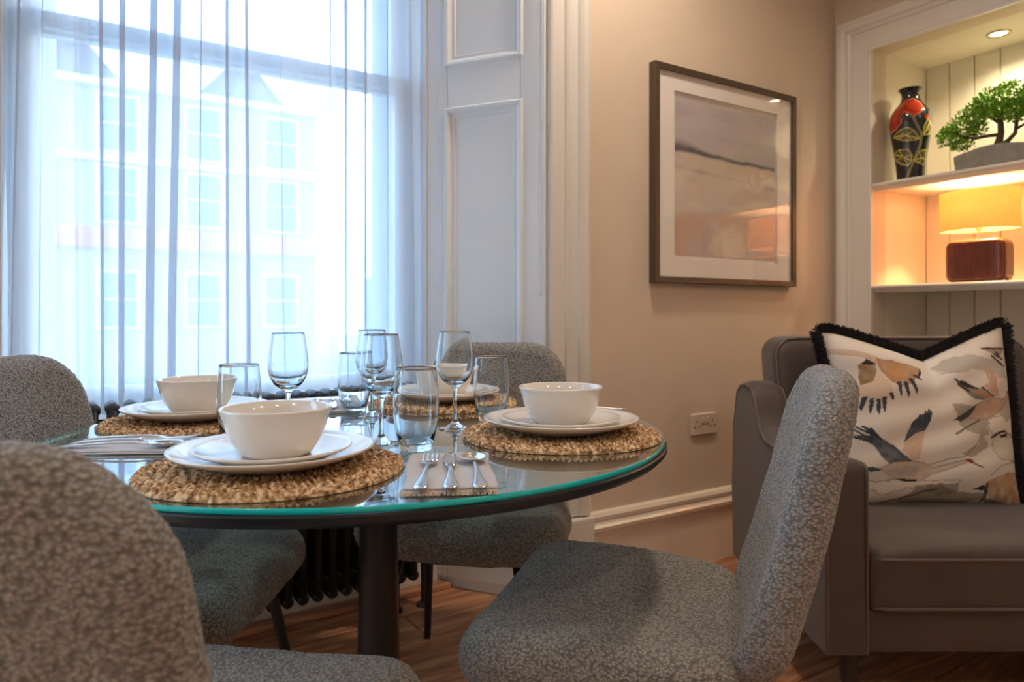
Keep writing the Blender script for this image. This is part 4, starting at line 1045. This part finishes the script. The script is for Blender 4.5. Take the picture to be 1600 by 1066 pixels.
def make_knife():
    r = empty('knife')
    V, F = strip(handle[:7]+[(.012, .0045, .0070, .0020)], 12); fixn(mesh_obj('handle', V, F, m_steel, r))
    V, F = strip([(.008, .0050, .0068, .0016), (.03, .0085, .0050, .0009), (.08, .0095, .0042, .0007), (.108, .0070, .0040, .0006), (.118, .002, .0040, .0004)], 10); fixn(mesh_obj('blade', V, F, m_steel, r)); return r
def make_spoon():
    r = empty('spoon'); V, F = strip(handle+[(.034, .0035, .0062, .0015), (.042, .006, .006, .0013)], 12); fixn(mesh_obj('handle', V, F, m_steel, r))
    V = []; F = []; n = 28; m = 8
    for i in range(m+1):
        k = i/m
        for j in range(n):
            a = 2*math.pi*j/n; egg = 1+.10*math.sin(a)
            V.append((.0195*k*math.cos(a)*(1-.08*math.sin(a)), .068+.030*k*math.sin(a), .0012+.0085*k**2.2))
    for i in range(m):
        for j in range(n): F.append((i*n+j, i*n+(j+1) % n, (i+1)*n+(j+1) % n, (i+1)*n+j))
    o = mesh_obj('bowl', V, F, m_steel, r); fixn(o)
    md = o.modifiers.new('t', 'SOLIDIFY'); md.thickness = .0012; md.offset = 1
    return r
fork0, knife0, spoon0, nap0 = make_fork(), make_knife(), make_spoon(), napkin_mesh(.135, .255, 3)
protos = dict(mat=mat0, plate=plate0, splate=splate0, bowl=bowl0, fork=fork0, knife=knife0, spoon=spoon0, nap=nap0, wine=wine0, tum=tum0)
used = set()
def inst(key):
    if key in used: return copy_tree(protos[key])
    used.add(key); return protos[key]
def put(key, l, d, z, dirv, label, cat, group, tilt=None):
    o = inst(key); o.location = C(l, d, z); o.rotation_euler = (0, 0, face(*dirv)); tag(o, label, cat, group); return o
SET = [  # centre, facing of the diner, name, napkin centre, napkin dir, fork/knife/spoon lateral offsets
    ((-.380, 1.124), (.16, .985), 'the near setting', 0),
    ((.100, 1.440), (-.97, .22), 'the right setting', 1),
    ((-.722, 1.615), (1, -.08), 'the left setting', 2),
    ((-.188, 1.938), (-.2, -.98), 'the far setting', 3)]
PL = ['in the near setting by the foreground chair', 'in the setting at the right edge of the table', 'in the left setting near the curtain', 'in the far setting, behind the glasses']
MT = TZ+.0002
for (c, dv, nm, i) in SET:
    t_ = PL[i]
    put('mat', c[0], c[1], MT, dv, 'round woven seagrass placemat ' + t_, 'placemat', 'woven placemats on the glass table')
    put('plate', c[0], c[1], MT+.0142, dv, 'large off-white dinner plate ' + t_, 'plate', 'dinner plates on the placemats')
    put('splate', c[0], c[1], MT+.0210, dv, 'smaller off-white plate stacked ' + t_, 'plate', 'side plates on the dinner plates')
    put('bowl', c[0]+(.004 if i == 0 else 0), c[1], MT+.0265, dv, 'off-white bowl on two plates ' + t_, 'bowl', 'bowls on the stacked plates')
NAP = [((-.098, 1.098), (-.09, .99), 0), ((.155, 1.722), (.98, -.05), 1), ((-.700, 1.308), (.995, .03), 2), ((-.475, 1.875), (.25, -.97), 3)]
for (c, dv, i) in NAP:
    t_ = ['beside the near setting', 'behind the plates of the right setting', 'beside the left setting', 'beside the far setting'][i]
    nv_ = (-dv[0], -dv[1]) if i == 1 else dv
    put('nap', c[0], c[1], MT, nv_, 'folded grey linen napkin with frayed edge ' + t_, 'napkin', 'linen napkins on the glass table')
    d = Vector(nv_).normalized(); s = Vector((d.y, -d.x))
    offs = dict(fork=-.034, knife=.002, spoon=.041)
    for key, off in offs.items():
        if i == 1 and key != 'spoon': continue
        pos = Vector(c)+s*off-d*(.030 if i == 0 else .02)
        if i == 2: pos = Vector(c)+s*off+d*.0
        rotd = d+s*(.05 if key == 'fork' else -.02 if key == 'spoon' else .0)
        oc = put(key, pos.x, pos.y, MT+.0088, (rotd.x, rotd.y), 'steel %s on the napkin %s' % (key, t_), key, 'cutlery on the napkins'); oc.scale = (1.1,)*3
for (l, d, lb) in ((-.457, 1.437, 'leftmost wine glass, behind the near bowl'), (-.249, 1.341, 'nearest wine glass, left of the near tumbler'),
                   (-.124, 1.528, 'rightmost wine glass, in front of the far setting'), (-.338, 1.700, 'farthest wine glass, seen through the nearest one')):
    o = put('wine', l, d, MT, (0, 1), 'clear stemmed ' + lb, 'wine glass', 'wine glasses in the middle of the table')
for (l, d, lb) in ((-.533, 1.375, 'clear tumbler at the left, overlapping the left bowl'), (-.176, 1.290, 'clear tumbler nearest the camera, behind the near fork'),
                   (-.048, 1.640, 'clear tumbler at the right, left of the right-hand bowl'), (-.400, 1.785, 'clear tumbler at the back beside the farthest wine glass')):
    put('tum', l, d, MT, (0, 1), lb, 'tumbler', 'tumblers in the middle of the table')
